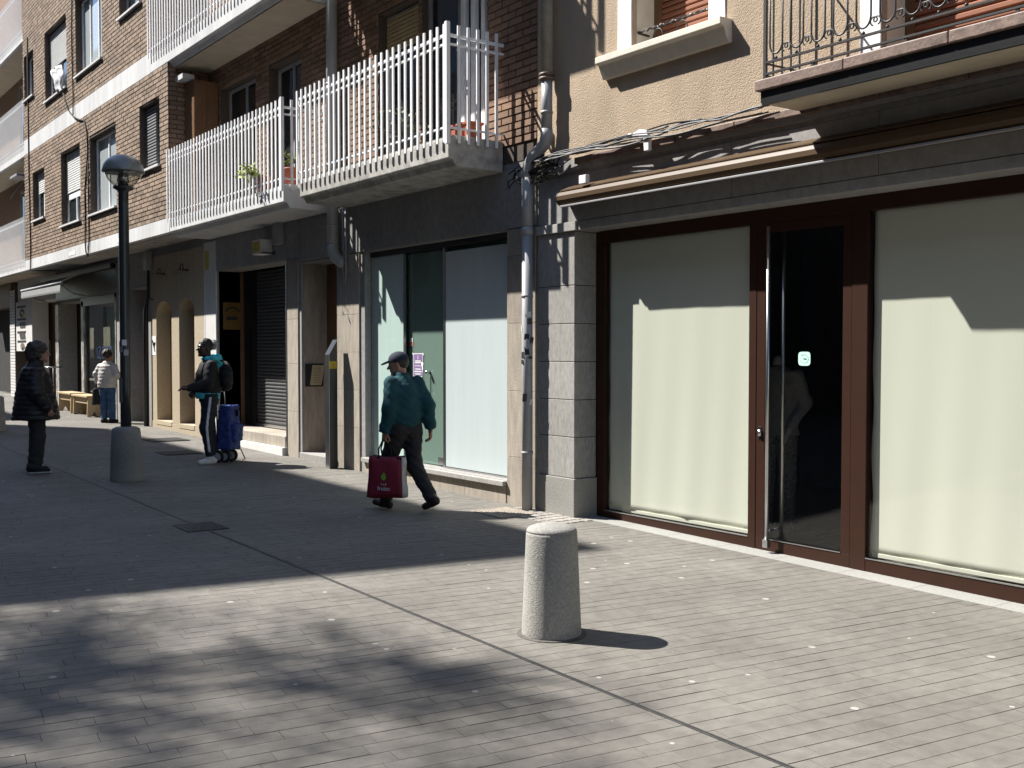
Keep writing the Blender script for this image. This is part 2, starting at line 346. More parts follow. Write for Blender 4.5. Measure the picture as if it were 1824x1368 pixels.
# ------------------------------------------------------------------ ground
def ground():
    b = B()
    xs = (-70, 8, 70); ys = (-60, 0, 8, 20, 40, 90, 160)
    V = [(x, y, gz(y) - .012) for y in ys for x in xs]; F = []
    for j in range(len(ys)-1):
        for i in range(2): F.append((j*3+i, j*3+i+1, (j+1)*3+i+1, (j+1)*3+i))
    g = B().add(V, F).obj('pavement', M['joint']); tag(g, kind='structure')
    a = R(-7.5); e1 = Vector((math.cos(a), math.sin(a), 0)); e2 = Vector((-math.sin(a), math.cos(a), 0))
    W, Ln, J = .112, .44, .0024
    slabs = []
    for i in range(-90, 450):
        off = RNG.uniform(0, Ln)
        for k in range(-48, 48):
            c = e1*(k*Ln + off) + e2*(i*W)
            if not (-7 < c.x < 7.05 and -3 < c.y < 37): continue
            if c.x > 6.98 and c.y < 8.3: continue
            slabs.append((c, (c - Vector((0, 0, 0))).length))
    inv = []
    M3 = co.rotation_euler.to_matrix().transposed()
    for c, d in slabs:
        cs = M3 @ (Vector((c.x, c.y, gz(c.y))) - co.location)
        vis = cs.z < 0 and abs(cs.x/cs.z*cam.lens/36) < .5 and abs(cs.y/cs.z*cam.lens/36) < .375
        inv.append((0 if vis else 1, d, c))
    inv.sort(key=lambda r: r[:2])
    rest = B(); cnt = 0
    for vis, d, c in inv:
        t = RNG.uniform(-.0006, .0006, 5); hl, hw = Ln/2 - RNG.choice((.0001, .0003, .0008)), W/2 - J/2*RNG.choice((.05, .1, .2, .35, .6, 1.0, 1.5)); V = []
        for s, q in ((0, 0), (1, .003)):
            for n, (sx, sy) in enumerate(((-1,-1),(1,-1),(1,1),(-1,1))):
                p = c + e1*(hl-q*.3)*sx + e2*(hw-q*.6)*sy
                V.append((p.x, p.y, gz(p.y) + (-.02 if s == 0 else t[n]*.7 + t[4])))
        F = [(4,5,6,7),(0,1,5,4),(1,2,6,5),(2,3,7,6),(3,0,4,7)]
        if vis == 0 and cnt < 300: cnt += 1; B().add(V, F).obj('paving_slab', M['slab'], g)
        else: rest.add(V, F)
    o = rest.obj('paving_slabs', M['slab'], g); o['kind'] = 'stuff'
    # slot drain along the street
    d = B()
    for s in (-1, 1): d.add([(3.49+s*.004, -3, gz(-3)+.004), (3.49+s*.013, -3, gz(-3)+.004), (3.49+s*.013, 40, gz(40)+.004), (3.49+s*.004, 40, gz(40)+.004),
                             (3.49+s*.004, -3, gz(-3)-.03), (3.49+s*.013, -3, gz(-3)-.03), (3.49+s*.013, 40, gz(40)-.03), (3.49+s*.004, 40, gz(40)-.03)],
                            [(0,1,2,3),(0,4,5,1),(3,2,6,7),(0,3,7,4),(1,5,6,2)])
    d.obj('drain_edge', M['castiron'], g)
    dk = B().add([(3.486,-3,gz(-3)+.0035),(3.494,-3,gz(-3)+.0035),(3.494,40,gz(40)+.0035),(3.486,40,gz(40)+.0035)], [(0,1,2,3)]); dk.obj('drain_slot', M['black'], g)
    # pale granite strip along the shop front
    st = B(); y = -3.0
    while y < 8.1:
        y2 = min(y + .62, 8.12)
        st.add([(6.74,y+.002,gz(y)+.003),(7.0,y+.002,gz(y)+.003),(7.0,y2-.002,gz(y2)+.003),(6.74,y2-.002,gz(y2)+.003),(6.74,y+.002,-.2),(7.0,y+.002,-.2),(7.0,y2-.002,-.2),(6.74,y2-.002,-.2)],
               [(0,1,2,3),(0,4,5,1),(3,2,6,7),(0,3,7,4)]); y = y2
    st.obj('granite_strip', M['strip'], g)
    # small setts at the foot of the pilaster
    for i in range(5):
        for k in range(9):
            x0 = 6.28 + i*.095 + RNG.uniform(0,.01); y0 = 7.9 + k*.12 + RNG.uniform(0,.012)
            if 6.1 < x0 < 6.54 and y0 > 8.45: continue
            b = B().box(x0, x0+.082, y0, y0+.105, gz(y0)-.02, gz(y0)+.007); b.obj('sett', M['cobble'], g, bevel=.006)
ground()

def grate(name, label, x0, x1, y0, y1, along_y, n, frame=.03, m='castiron', cross=0):
    z = gz((y0+y1)/2) + .006
    t = empty(name, ((x0+x1)/2, (y0+y1)/2, z), label, name.replace('_', ' '))
    f = B()
    for a in ((x0, x1, y0, y0+frame), (x0, x1, y1-frame, y1), (x0, x0+frame, y0+frame, y1-frame), (x1-frame, x1, y0+frame, y1-frame)): f.box(*a, z-.03, z+.002)
    f.obj('frame', M[m], t)
    box('pit', M['black'], t, x0+frame, x1-frame, y0+frame, y1-frame, z-.03, z-.006)
    for i in range(n):
        u = (i + .5)/n
        if along_y:
            c = x0+frame + (x1-x0-2*frame)*u; h = (x1-x0)/n*.26; box('bar', M[m], t, c-h, c+h, y0+frame, y1-frame, z-.012, z)
        else:
            c = y0+frame + (y1-y0-2*frame)*u; h = (y1-y0)/n*.26; box('bar', M[m], t, x0+frame, x1-frame, c-h, c+h, z-.012, z)
    for i in range(cross):
        u = (i + .5)/cross
        if along_y: c = y0+frame + (y1-y0-2*frame)*u; box('bar', M[m], t, x0+frame, x1-frame, c-.009, c+.009, z-.011, z-.001)
        else: c = x0+frame + (x1-x0-2*frame)*u; box('bar', M[m], t, c-.009, c+.009, y0+frame, y1-frame, z-.011, z-.001)
    return t
grate('drain_grate', 'dark slotted drain grate set over the slot drain in the shaded paving', 3.3, 3.68, 9.42, 9.86, True, 9, .015)
grate('drain_grate', 'pale square drain grate of small mesh by the grey downpipe', 6.08, 6.52, 8.5, 9.05, True, 9, .02, 'stone', 10)
def manhole(label, x0, x1, y0, y1):
    z = gz((y0+y1)/2); t = empty('manhole_cover', ((x0+x1)/2, (y0+y1)/2, z), label, 'manhole cover', 'manhole covers in the paving')
    box('plate', M['castiron'], t, x0, x1, y0, y1, z-.02, z+.012)
    for i in range(5): y = y0 + (y1-y0)*(i+.5)/5; box('rib', M['castiron'], t, x0+.04, x1-.04, y-.02, y+.02, z+.012, z+.016)
manhole('rectangular manhole cover in the sunlit strip before the arched niches', 5.68, 6.3, 17.85, 18.5)
manhole('rectangular manhole cover at the shadow edge beside the shopping trolley woman', 5.2, 5.75, 15.75, 16.3)

# ------------------------------------------------------------------ beige building
D, XF = 6.69, 6.966
bb = empty('beige_building', (D, 4, gz(4)), 'beige roughcast building on the right with a wide glazed shop front', 'building')
win = (6.36, 7.30, 4.32, 5.95); bdoor = (3.2, 4.68, 3.66, 6.2)
wall('wall', M['render'], bb, D, XF, -3, 8.715, 3.5, 9.2, [win, bdoor])
box('wall', M['dark'], bb, XF+.45, XF+.6, -3, 8.71, 3.5, 9.2)
# lintel of grey stone in panels above the shop
lp = box('lintel', M['darkstone'], bb, D+.01, XF+.05, -3, 8.70, 2.82, 3.5)
for i, (a, b_) in enumerate(((7.46, 8.695), (6.1, 7.455), (4.7, 6.095), (3.3, 4.695), (1.6, 3.295), (-3, 1.595))):
    box('stone_panel', M['darkstone'], lp, D-.004, D+.02, a, b_, 2.905, 3.36, .003)
box('molding', M['darkstone'], lp, D-.008, D+.02, -3, 8.07, 2.815, 2.9, .004)
# pilaster built of stone blocks
pil = box('pilaster', M['mortar'], bb, D+.012, XF, 8.135, 8.71, -.3, 2.81)
zs = [.385, .79, 1.16, 1.535, 1.91, 2.285, 2.81]
for a, b_ in zip(zs, zs[1:]):
    box('stone_block', M['greystone'], pil, D, XF+.002, 8.12, 8.712, a+.003, b_-.003, .004)
box('plinth_block', M['granite'], pil, D-.018, XF+.004, 8.10, 8.714, -.3, .383, .006)
box('capital', M['greystone'], pil, D-.03, XF, 8.075, 8.713, 2.812, 2.9, .005)
# cornice strip of brown stone pieces
co_ = box('cornice', M['darkstone'], bb, D-.03, D, -3, 8.7, 3.40, 3.5)
for i in range(9):
    y = 8.05 - i*.68
    box('cornice_stone', M['tilebrown'], co_, D-.065, D-.001, y-.672, y, 3.44+RNG.uniform(-.004,.004), 3.505, .006)
# shop front
shop = box('shop_frame', M['brown'], bb, XF, XF+.07, -3, 8.12, 2.70, 2.82, .003)
def sf(*a): box('frame_member', M['brown'], shop, *a, bevel=.003)
sf(XF, XF+.07, 7.985, 8.115, -.1, 2.70); sf(XF-.002, XF+.068, 6.06, 6.14, -.1, 2.70); sf(XF-.002, XF+.068, 4.975, 5.115, -.1, 2.70)
sf(XF+.001, XF+.07, 6.14, 7.985, -.1, .065); sf(XF+.001, XF+.07, -3, 4.975, -.15, .06); sf(XF+.001, XF+.07, 2.0, 2.1, .06, 2.7)
for y0, y1, z in ((6.142, 7.983, .066), (2.102, 4.973, .061)): box('bead', M['steel'], shop, XF-.004, XF+.012, y0, y1, z, z+.009)
box('glass_pane', M['glass'], shop, XF+.022, XF+.03, 6.13, 7.99, .06, 2.71); box('glass_pane', M['glass'], shop, XF+.022, XF+.03, 2.09, 4.98, .055, 2.71)
box('glass_pane', M['glass'], shop, XF+.022, XF+.03, -3, 2.01, .055, 2.71)
def blind(y0, y1, z0, z1, x):
    b = B(); ny, nz = 60, 40
    V = []
    for k in range(nz+1):
        for i in range(ny+1):
            u = i/ny; v = k/nz; y = y0 + (y1-y0)*u; z = z0 + (z1-z0)*v
            dx = .004*math.sin(y*7+1)*(1-v)**1.5 + .0025*math.sin(y*17+z*1.2) * (1-v) + .0025*math.sin(y*2.3+z*.8)
            if i in (0, ny): y += .006*math.sin(z*9)*(1-v)*2
            V.append((x + dx, y, z))
    F = [(k*(ny+1)+i, k*(ny+1)+i+1, (k+1)*(ny+1)+i+1, (k+1)*(ny+1)+i) for k in range(nz) for i in range(ny)]
    bb_ = B().add(V, F).obj('blind', M['blind'], shop, True)
    so_ = bb_.modifiers.new('solid', 'SOLIDIFY'); so_.thickness = .003
    box('blind_hem', M['blind'], shop, x-.009, x+.006, y0+.004, y1-.004, z0-.022, z0+.012, .004)
    return bb_
blind(6.15, 7.98, .10, 2.74, XF+.062); blind(2.12, 4.958, .095, 2.74, XF+.062); blind(-2.9, 1.98, .095, 2.74, XF+.062)
# glass door
dr = box('door', M['brown'], bb, XF+.002, XF+.058, 5.118, 6.057, -.09, .07, .003)
for a in ((5.118, 5.20, .07, 2.62), (5.965, 6.057, .07, 2.62), (5.118, 6.057, 2.62, 2.698)): box('door_stile', M['brown'], dr, XF+.002, XF+.058, *a, bevel=.003)
box('door_glass', M['glass'], dr, XF+.025, XF+.033, 5.195, 5.97, .065, 2.625)
box('bead', M['steel'], dr, XF-.003, XF+.01, 5.202, 5.963, .071, .078)
for x in (XF-.065, XF+.125):
    h = B().tube([(x, 5.88, .0 + (.05 if x < XF else .1)), (x, 5.88, 2.66)], .0165, 14).obj('handle', M['steel'], dr, True)
    for z in (.16,): B().tube([(x, 5.88, z), (XF+.03, 5.88, z)], .009, 8).obj('handle_bracket', M['steel'], dr, True)
box('handle_foot', M['steel'], dr, XF-.09, XF-.04, 5.855, 5.905, .02, .085, .004)
B().tube([(XF-.006, 6.012, .93), (XF-.006, 6.012, .985)], .017, 12).obj('lock', M['steel'], dr, True)
box('lock_plate', M['black'], dr, XF-.003, XF+.004, 5.995, 6.03, .9, 1.01, .004)
# room behind the door, its dimness put into the dark wall colour
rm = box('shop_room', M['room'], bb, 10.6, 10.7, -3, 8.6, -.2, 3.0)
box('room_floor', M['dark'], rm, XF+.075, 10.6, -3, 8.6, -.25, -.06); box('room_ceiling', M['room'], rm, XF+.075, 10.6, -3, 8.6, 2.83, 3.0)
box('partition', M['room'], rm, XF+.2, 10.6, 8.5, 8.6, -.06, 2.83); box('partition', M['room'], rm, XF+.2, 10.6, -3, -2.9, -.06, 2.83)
# upstairs window
wf = box('window', M['white'], bb, D-.012, D+.05, 6.17, 7.49, 5.955, 6.15, .004)
for a in ((6.17, 6.355, 4.36, 5.953), (7.305, 7.49, 4.36, 5.953)): box('surround', M['white'], wf, D-.012, D+.05, *a, .004)
for y in (6.36, 7.30):  # painted reveals
    s = .004 if y < 7 else -.004; box('reveal', M['cream'], wf, D+.051, XF-.01, y, y+s, 4.325, 5.945)
sill = B().prism([(D-.14, 4.36), (D-.14, 4.30), (D-.10, 4.285), (D-.045, 4.17), (D-.002, 4.17), (D+.3, 4.17), (D+.3, 4.36)], 'y', 6.10, 7.66)
sill.obj('sill', M['cream'], wf, bevel=.006)
box('shutter_frame', M['wood'], wf, XF-.012, XF+.03, 7.20, 7.296, 4.36, 5.95); box('shutter_frame', M['wood'], wf, XF-.012, XF+.03, 6.364, 6.42, 4.36, 5.95)
for k in range(31):
    z = 4.365 + k*.051
    B().prism([(XF+.012, z), (XF-.003, z+.012), (XF-.003, z+.036), (XF+.012, z+.048)], 'y', 6.42, 7.20).obj('slat', M['shutterwood'], wf)
# twisted bar and rings over the sill
tw = []
for i in range(61):
    y = 6.37 + .92*i/60; tw.append((D+.06 + .007*math.cos(i*1.3), y, 4.535 + .007*math.sin(i*1.3)))
B().tube(tw, .009, 6).obj('guard_bar', M['iron'], wf)
B().tube([(D+.06, 7.29, 4.535), (D+.2, 7.294, 4.53)], .01, 8).obj('guard_bar', M['iron'], wf)
for y in (6.73, 7.03):
    B().tube([(D+.06, y+.062*math.cos(a*math.pi/12), 4.44+.075*math.sin(a*math.pi/12)) for a in range(25)], .006, 6, False).obj('guard_ring', M['iron'], wf, True)
# balcony with wrought iron railing
BX, BY = 6.16, 5.36
bal = box('balcony', M['black'], bb, BX+.03, D-.001, -2, BY, 3.473, 3.556)
for i in range(8):
    y1 = BY+.035 - i*.78; box('edge_stone', M['tilebrown'], bal, BX, D-.002, y1-.776, y1, 3.556, 3.636, .008)
box('soffit', M['soffit'], bal, BX+.06, D-.1, -2, BY-.02, 3.462, 3.472)
box('drip_edge', M['black'], bal, BX+.03, BX+.055, -2, BY-.01, 3.452, 3.4725)
RX = BX + .07
for z in (3.685, 3.768): box('rail', M['iron'], bal, RX-.012, RX+.012, 1.2, BY, z-.007, z+.007)
box('rail', M['iron'], bal, RX-.02, RX+.02, 1.2, BY, 4.64, 4.66)
for z in (4.64, 3.67, 3.76): box('rail', M['iron'], bal, RX+.0201, D, BY-.012, BY, z, z+.012)
for i in range(4): B().tube([(RX+.09+i*.1, BY-.006, 3.67), (RX+.09+i*.1, BY-.006, 4.64)], .008, 6).obj('baluster', M['iron'], bal)
box('post', M['iron'], bal, RX-.0111, RX+.0111, BY-.02, BY+.005, 3.636, 4.66)
def ubar():
    P = [(0, .058, .88), (0, .058, .12)]
    for a in range(1, 8):
        t = math.pi*a/8; P.append((0, .058*math.cos(t), .12-.075*math.sin(t)))
    P += [(0, -.058, .12), (0, -.058, .88)]
    b = B().tube(P, .0075, 6); b.lathe((0, 0, .012), [(.004, -.014), (.012, -.006), (.012, .006), (.004, .014)], 8); return b.mesh('baluster', M['iron'], True)
def scroll():
    b = B()
    for s in (-1, 1):
        P = []
        for i in range(26):
            t = i/25; a = -math.pi/2 + s*(t*2.1*math.pi + .2); r = .034*(1-t*.72)
            P.append((0, s*.0 + math.cos(a)*r*1.0 + s*.012*(1-t), .085 + math.sin(a)*r))
        b.tube(P, .0055, 5)
    return b.mesh('scroll', M['iron'], True)
um, smh = ubar(), scroll()
for i in range(17):
    y = 5.253 - i*.187
    if y < 1.4: break
    copyo(um, 'baluster', (RX, y, 3.774), bal); copyo(smh, 'scroll', (RX, y-.0935, 3.769), bal)
for y in (4.92, 4.18, 3.43, 2.68): box('rail_stub', M['iron'], bal, RX-.008, RX+.008, y-.01, y+.01, 3.63, 3.68)
# balcony door behind the railing
bdo = box('balcony_door', M['white'], bb, D-.012, D+.05, 4.685, 4.86, 3.67, 6.3, .004)
box('reveal', M['cream'], bdo, D+.051, XF-.01, 4.676, 4.68, 3.67, 6.19)
box('shutter_frame', M['wood'], bdo, XF-.012, XF+.03, 4.6, 4.675, 3.67, 6.2)
for k in range(46):
    z = 3.67 + k*.055
    B().prism([(XF+.012, z), (XF-.003, z+.013), (XF-.003, z+.039), (XF+.012, z+.052)], 'y', 3.21, 4.6).obj('slat', M['shutterwood'], bdo)

# ------------------------------------------------------------------ brick building
kb = empty('brick_building', (6.4, 18, gz(18)), 'tan brick apartment building with white slatted balconies and shops below', 'building')
XB = 6.0; ZB1, ZT1, ZB2, ZT2, ZTOP = 3.62, 3.86, 6.44, 6.80, 11.6
Y0, YC, YC2, YE = 8.72, 17.92, 18.85, 28.62
# ground floor: backing wall with the shop openings
green = (9.25, 12.43, .255, 2.92); doorw = (13.19, 14.34, .02, 2.90); shut = (14.83, 17.63, .30, 2.98); recess = (21.42, 22.63, .0, 2.9); shopw = (23.42, 25.95, .5, 2.66); shopd = (26.19, 28.28, .05, 2.8)
gw = wall('ground_floor_wall', M['darkstone'], kb, D+.02, D+.42, Y0, YE, -.4, ZB1, [green, doorw, shut, (18.69, 20.8, .29, 2.6), recess, shopw, shopd])
def block(m, y0, y1, z0, z1, x0=D, x1=D+.03, bevel=.003, name='stone_block', par=None): return box(name, M[m], par or gw, x0, x1, y0+.0015, y1-.0015, z0+.0015, z1-.0015, bevel)
def column(m, y0, y1, zl, x1=D+.03):
    for a, b_ in zip(zl, zl[1:]): block(m, y0, y1, a, b_, D, x1)
column('stone', Y0+.03, 9.245, [-.3, .52, 1.22, 1.93, 2.64, 2.92], D+.16)
column('stone', 12.55, 13.185, [-.3, .62, 1.12, 1.62, 2.12, 2.66, 2.92], D+.05)
block('greystone', 12.435, 12.548, -.1, 2.92, D+.06, D+.3)
column('stone', 14.42, 14.795, [-.3, .75, 1.45, 2.1, 2.95], D+.05)
block('steel', 14.80, 14.828, -.1, 2.95, D-.012, D+.05)
block('whitewall', 17.64, 18.14, -.1, 3.5, D-.005, D+.05)
block('whitewall', 18.155, 18.2, -.1, 3.5, D-.004, D+.05)
# panels of the dark lintel
for i in range(9):
    y = 9.25 + i*.44
    block('darkstone', y, y+.44, 2.93, 3.55, D+.002, D+.03)
for i in range(8): block('darkstone', 14.35+i*.41, 14.35+(i+1)*.41, 2.99, 3.55, D+.002, D+.03)
block('darkstone', Y0+.03, 9.245, 2.93, 3.55, D+.003, D+.03); block('darkstone', 13.22, 14.34, 2.93, 3.55, D+.003, D+.03)
# travertine panel with two arched niches
def niche_panel():
    ya, yb, z0, z1, x0, x1 = 18.2, 21.1, .28, 3.45, D-.002, D+.03
    b = B(); n = 14
    niches = [(18.69, 19.49), (19.9, 20.78)]
    ys = [ya]
    segs = []
    prev = ya
    for a, e in niches:
        segs.append(('solid', prev, a)); segs.append(('arch', a, e)); prev = e
    segs.append(('solid', prev, yb))
    for k, a, e in segs:
        if k == 'solid':
            b.add([(x0,a,z0),(x0,e,z0),(x0,e,z1),(x0,a,z1)], [(0,3,2,1)])
        else:
            r = (e-a)/2; c = (a+e)/2; zc = 2.58 - r*.62
            for i in range(n):
                t0, t1 = math.pi*i/n, math.pi*(i+1)/n
                p0 = (c - r*math.cos(t0), zc + .62*r*math.sin(t0)); p1 = (c - r*math.cos(t1), zc + .62*r*math.sin(t1))
                b.add([(x0,p0[0],p0[1]),(x0,p1[0],p1[1]),(x0,p1[0],z1),(x0,p0[0],z1)], [(0,3,2,1)])
                b.add([(x0,p0[0],p0[1]),(x0,p1[0],p1[1]),(D+.27,p1[0],p1[1]),(D+.27,p0[0],p0[1])], [(0,1,2,3)])
            for y in (a, e): b.add([(x0,y,z0),(D+.27,y,z0),(D+.27,y,zc),(x0,y,zc)], [(0,1,2,3)])
    me = bpy.data.meshes.new('niche_panel'); me.from_pydata(b.v, [], b.f); me.materials.append(M['travertine']); o = link(bpy.data.objects.new('niche_panel', me), gw)
    for a, e in niches:
        box('niche_back', M['ochre'], o, D+.265, D+.3, a-.02, e+.02, .28, 2.7); box('niche_sill', M['travertine'], o, D-.02, D+.265, a+.005, e-.005, .22, .30, .004)
    box('niche_door', M['wood'], o, D+.24, D+.266, 18.72, 18.98, .3, 2.4)
    for y in (18.21, 19.3, 20.2): pass
    box('plinth', M['travertine'], o, D-.012, D+.05, ya+.01, yb, -.3, .275, .004)
    return o
npn = niche_panel()
# green glazed shop
box('shop_floor_ledge', M['greystone'], gw, D-.05, D+.5, 9.252, 12.43, .195, .25, .006)
for i in range(4): block('stone', 9.26+i*.79, 9.26+(i+1)*.79, -.3, .19, D-.004, D+.03)
gp = D + .13
fs = box('frosted_pane', M['frost'], gw, gp, gp+.02, 11.625, 12.40, .26, 2.85, .002)
fb = box('frosted_pane', M['frostblue'], gw, gp, gp+.02, 9.275, 10.655, .28, 2.80, .002)
box('pane_edge', M['steel'], fs, gp-.006, gp+.026, 11.605, 11.622, .255, 2.9); box('pane_edge', M['steel'], fb, gp-.006, gp+.026, 10.66, 10.70, .255, 2.9)
box('bottom_rail', M['steel'], fb, gp-.01, gp+.03, 9.275, 10.655, .252, .275); box('bottom_rail', M['steel'], fs, gp-.01, gp+.03, 11.63, 12.40, .252, .26)
box('pane_edge', M['darkstone'], fs, gp-.02, gp+.05, 12.402, 12.43, .255, 2.9); box('head_rail', M['black'], fb, gp-.03, gp+.06, 9.26, 12.42, 2.85, 2.915)
gd = box('glass_door', M['greenglass'], gw, gp+.06, gp+.072, 10.70, 11.598, .27, 2.84)
box('door_lock', M['steel'], gd, gp+.045, gp+.09, 10.78, 10.9, .275, .37, .004)
for z in (1.1, 1.38): B().tube([(gp+.0, 11.10, z), (gp+.06, 11.10, z)], .02, 10).obj('door_knob', M['steel'], gd, True)
B().tube([(gp+.0, 11.17, .96), (gp+.0, 11.17, 1.5)], .008, 8).obj('pull_bar', M['steel'], gd, True)
gr_ = box('shop_room', M['greendark'], gw, 7.6, 7.7, 9.0, 12.8, .2, 3.0)
box('room_floor', M['greystone'], gr_, gp+.08, 7.6, 9.0, 12.8, .15, .24); box('room_side', M['greendark'], gr_, gp+.1, 7.6, 12.8, 12.9, .24, 3); box('room_side', M['greendark'], gr_, gp+.1, 7.6, 8.9, 9.0, .24, 3); box('room_ceiling', M['greendark'], gr_, gp+.1, 7.6, 8.9, 12.9, 3.0, 3.1)
for y in (10.9, 11.15, 11.35): box('shelf_upright', M['frost'], gr_, 7.2, 7.24, y, y+.06, .24, 2.6)
# street door in its recess
box('recess_side', M['stone'], gw, D+.05, D+.5, 14.335, 14.415, -.2, 2.9); box('recess_step', M['greystone'], gw, D-.03, D+.5, 13.19, 14.335, -.2, gz(13.8)+.1, .006)
dw = box('street_door', M['wood'], gw, D+.42, D+.47, 13.17, 14.34, .1, 2.9)
for y in (13.25, 13.55, 13.85): box('door_panel', M['wood'], dw, D+.40, D+.42, y, y+.22, .3, 2.7, .008)
# roller shutter shop
box('recess_side', M['brownpanel'], gw, D+.05, D+.56, 17.63, 17.66, -.1, 2.98)
box('step', M['stone'], gw, D-.02, D+.5, 14.835, 17.62, .20, .365, .008); box('step', M['whitewall'], gw, D-.07, D+.02, 14.835, 17.62, -.2, .20, .008)
sh = box('roller_shutter', M['black'], gw, D+.56, D+.6, 14.84, 17.62, .3, 2.98)
box('shutter_rail', M['steel'], sh, D+.52, D+.56, 14.85, 17.6, .37, .42, .003); box('shutter_post', M['black'], sh, D+.48, D+.6, 16.38+.85, 17.6, .37, 2.98)
for k in range(44):
    z = .43 + k*.058
    B().prism([(D+.56, z), (D+.541, z+.014), (D+.537, z+.03), (D+.544, z+.046), (D+.56, z+.055)], 'y', 14.86, 17.2).obj('slat', M['shutter'], sh)
# brown recess, marble jambs, shop window and dark doorway
box('recess_back', M['brownpanel'], gw, D+.42, D+.46, 21.3, 22.7, -.1, 2.95)
block('darkstone', 22.64, 23.40, -.1, 3.5, D-.003, D+.03)
for y in ((23.40, 23.46), (25.96, 26.18), (28.29, 28.6)):
    for a in range(6): block('marble', y[0], y[1], -.1+a*.48, -.1+(a+1)*.48, D-.02, D+.04)
swn = box('shop_window', M['black'], gw, D+.02, D+.08, 25.85, 25.95, .5, 2.66)
box('glass_pane', M['glass'], swn, D+.05, D+.06, 23.47, 25.86, .5, 2.66); box('back_panel', M['greendark'], swn, D+.5, D+.55, 23.3, 25.95, .4, 2.8); box('window_shelf', M['greystone'], swn, D+.06, D+.5, 23.47, 25.9, .95, 1.0)
box('shop_ledge', M['greystone'], swn, D-.03, D+.05, 23.47, 25.95, -.1, .5, .004); box('window_head', M['black'], swn, D-.02, D+.05, 23.47, 26.2, 2.66, 2.86)
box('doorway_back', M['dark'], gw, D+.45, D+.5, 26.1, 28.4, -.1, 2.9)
block('black', 23.4, 28.6, 2.87, 3.55, D-.002, D+.03)
# bands and overhang
bd = B().box(XB, D+.3, YC, YE, ZB1, ZT1).obj('floor_band', M['band'], kb, bevel=.004)
box('band_underside', M['concrete'], bd, XB+.12, D, YC+.02, YE, ZB1-.012, ZB1-.001)
B().box(XB, D+.3, YC2-.019, YE, ZB2, ZT2).obj('floor_band', M['band'], kb, bevel=.004)
for i, y in enumerate((20.3, 23.9)): box('band_patch', M['white'], bd, XB-.004, XB+.002, y, y+.55, ZB1+.06, ZB1+.14)
# brick walls
W1 = [(18.36, 19.46, 4.80, 5.95), (20.92, 22.72, 4.37, 5.93), (23.46, 25.05, 4.36, 5.95), (26.57, 27.75, 4.73, 5.9)]
W2 = [(19.28, 20.6, 7.78, 8.9), (21.76, 23.7, 7.34, 8.95), (24.46, 26.38, 7.31, 8.87), (27.5, 28.5, 7.72, 8.8)]
fw_ = wall('brick_wall', M['mortar'], kb, XB+.014, D, YC, YE, ZT1, ZB2, W1)
sw_ = wall('brick_wall', M['mortar'], kb, XB+.014, D, YC2, YE, ZT2, ZTOP, W2)
mf = lambda u, z, d: (XB + .014 - d, u, z)
bricks(fw_, M['brick'], YC, YE, ZT1, ZB2, W1, mf); bricks(sw_, M['brick'], YC2, YE, ZT2, ZTOP, W2, mf)
RW = [(15.9, 17.4, 3.84, 5.98), (14.28, 15.42, 3.84, 5.92), (11.04, 12.03, 3.84, 5.86), (9.62, 10.98, 3.84, 5.86)]
RW2 = [(14.3, 15.6, 6.7, 8.8), (11.04, 12.03, 6.7, 8.7), (9.62, 10.9, 6.7, 8.7)]
rw = wall('brick_wall', M['mortar'], kb, D+.014, D+.4, Y0, YC2+.3, ZB1, ZTOP, RW + RW2)
mr_ = lambda u, z, d: (D + .014 - d, u, z)
bricks(rw, M['shadebrick'], Y0, YC2, ZT1-.06, ZTOP, RW + RW2, mr_)
for z0, z1, yc in ((ZT1, ZB2, YC), (ZT2, ZTOP, YC2)):
    rt = box('return_wall', M['mortar'], kb, XB+.02, D+.01, yc+.002, yc+.0135, z0, z1)
    bricks(rt, M['shadebrick'], XB+.02, D+.01, z0, z1, [], lambda u, z, d, yc=yc: (u, yc + .002 - d, z), bl=.25)
# windows of the brick front
def fwin(part, y0, y1, z0, z1, x, style, split=2, shut=0, hang=False):
    """frame, panes, sill and shutter in one opening; x = plane of the frame"""
    f = B(); t = .05
    for a in ((y0, y0+t, z0, z1), (y1-t, y1, z0, z1), (y0+t, y1-t, z0, z0+t), (y0+t, y1-t, z1-t, z1)): f.box(x, x+.05, *a)
    fm = M['white'] if style != 'dark' else M['grey']
    o = f.obj('window', fm, part, bevel=.003)
    n = split
    for i in range(n):
        a = y0+t + (y1-y0-2*t)*i/n; b_ = y0+t + (y1-y0-2*t)*(i+1)/n
        box('pane', M['palewin'] if style == 'pale' else M['winglass'], o, x+.022, x+.03, a+.03, b_-.03, z0+t+.01, z1-t-.01)
        if i: box('mullion', fm, o, x-.002, x+.045, a-.025, a+.025, z0+t, z1-t)
    if style == 'cross': box('mullion', fm, o, x-.004, x+.04, y0+t, y1-t, (z0*.6+z1*.4)-.06, (z0*.6+z1*.4)+.06)
    if shut:
        sm = M['tanblind'] if style == 'tan' else M['skyblind']
        nz = int((z1-z0)*shut/.05)
        for k in range(nz):
            z = z1 - .02 - (k+1)*.05
            B().prism([(x-.012, z), (x-.022, z+.012), (x-.022, z+.036), (x-.012, z+.048)], 'y', y0+.03, y1-.03).obj('shutter_slat', sm, o)
    return o
def sillf(par, y0, y1, z): B().prism([(XB-.05, z-.05), (XB-.05, z-.012), (XB+.25, z+.01), (XB+.25, z-.05)], 'y', y0-.06, y1+.06).obj('sill', M['band'], par)
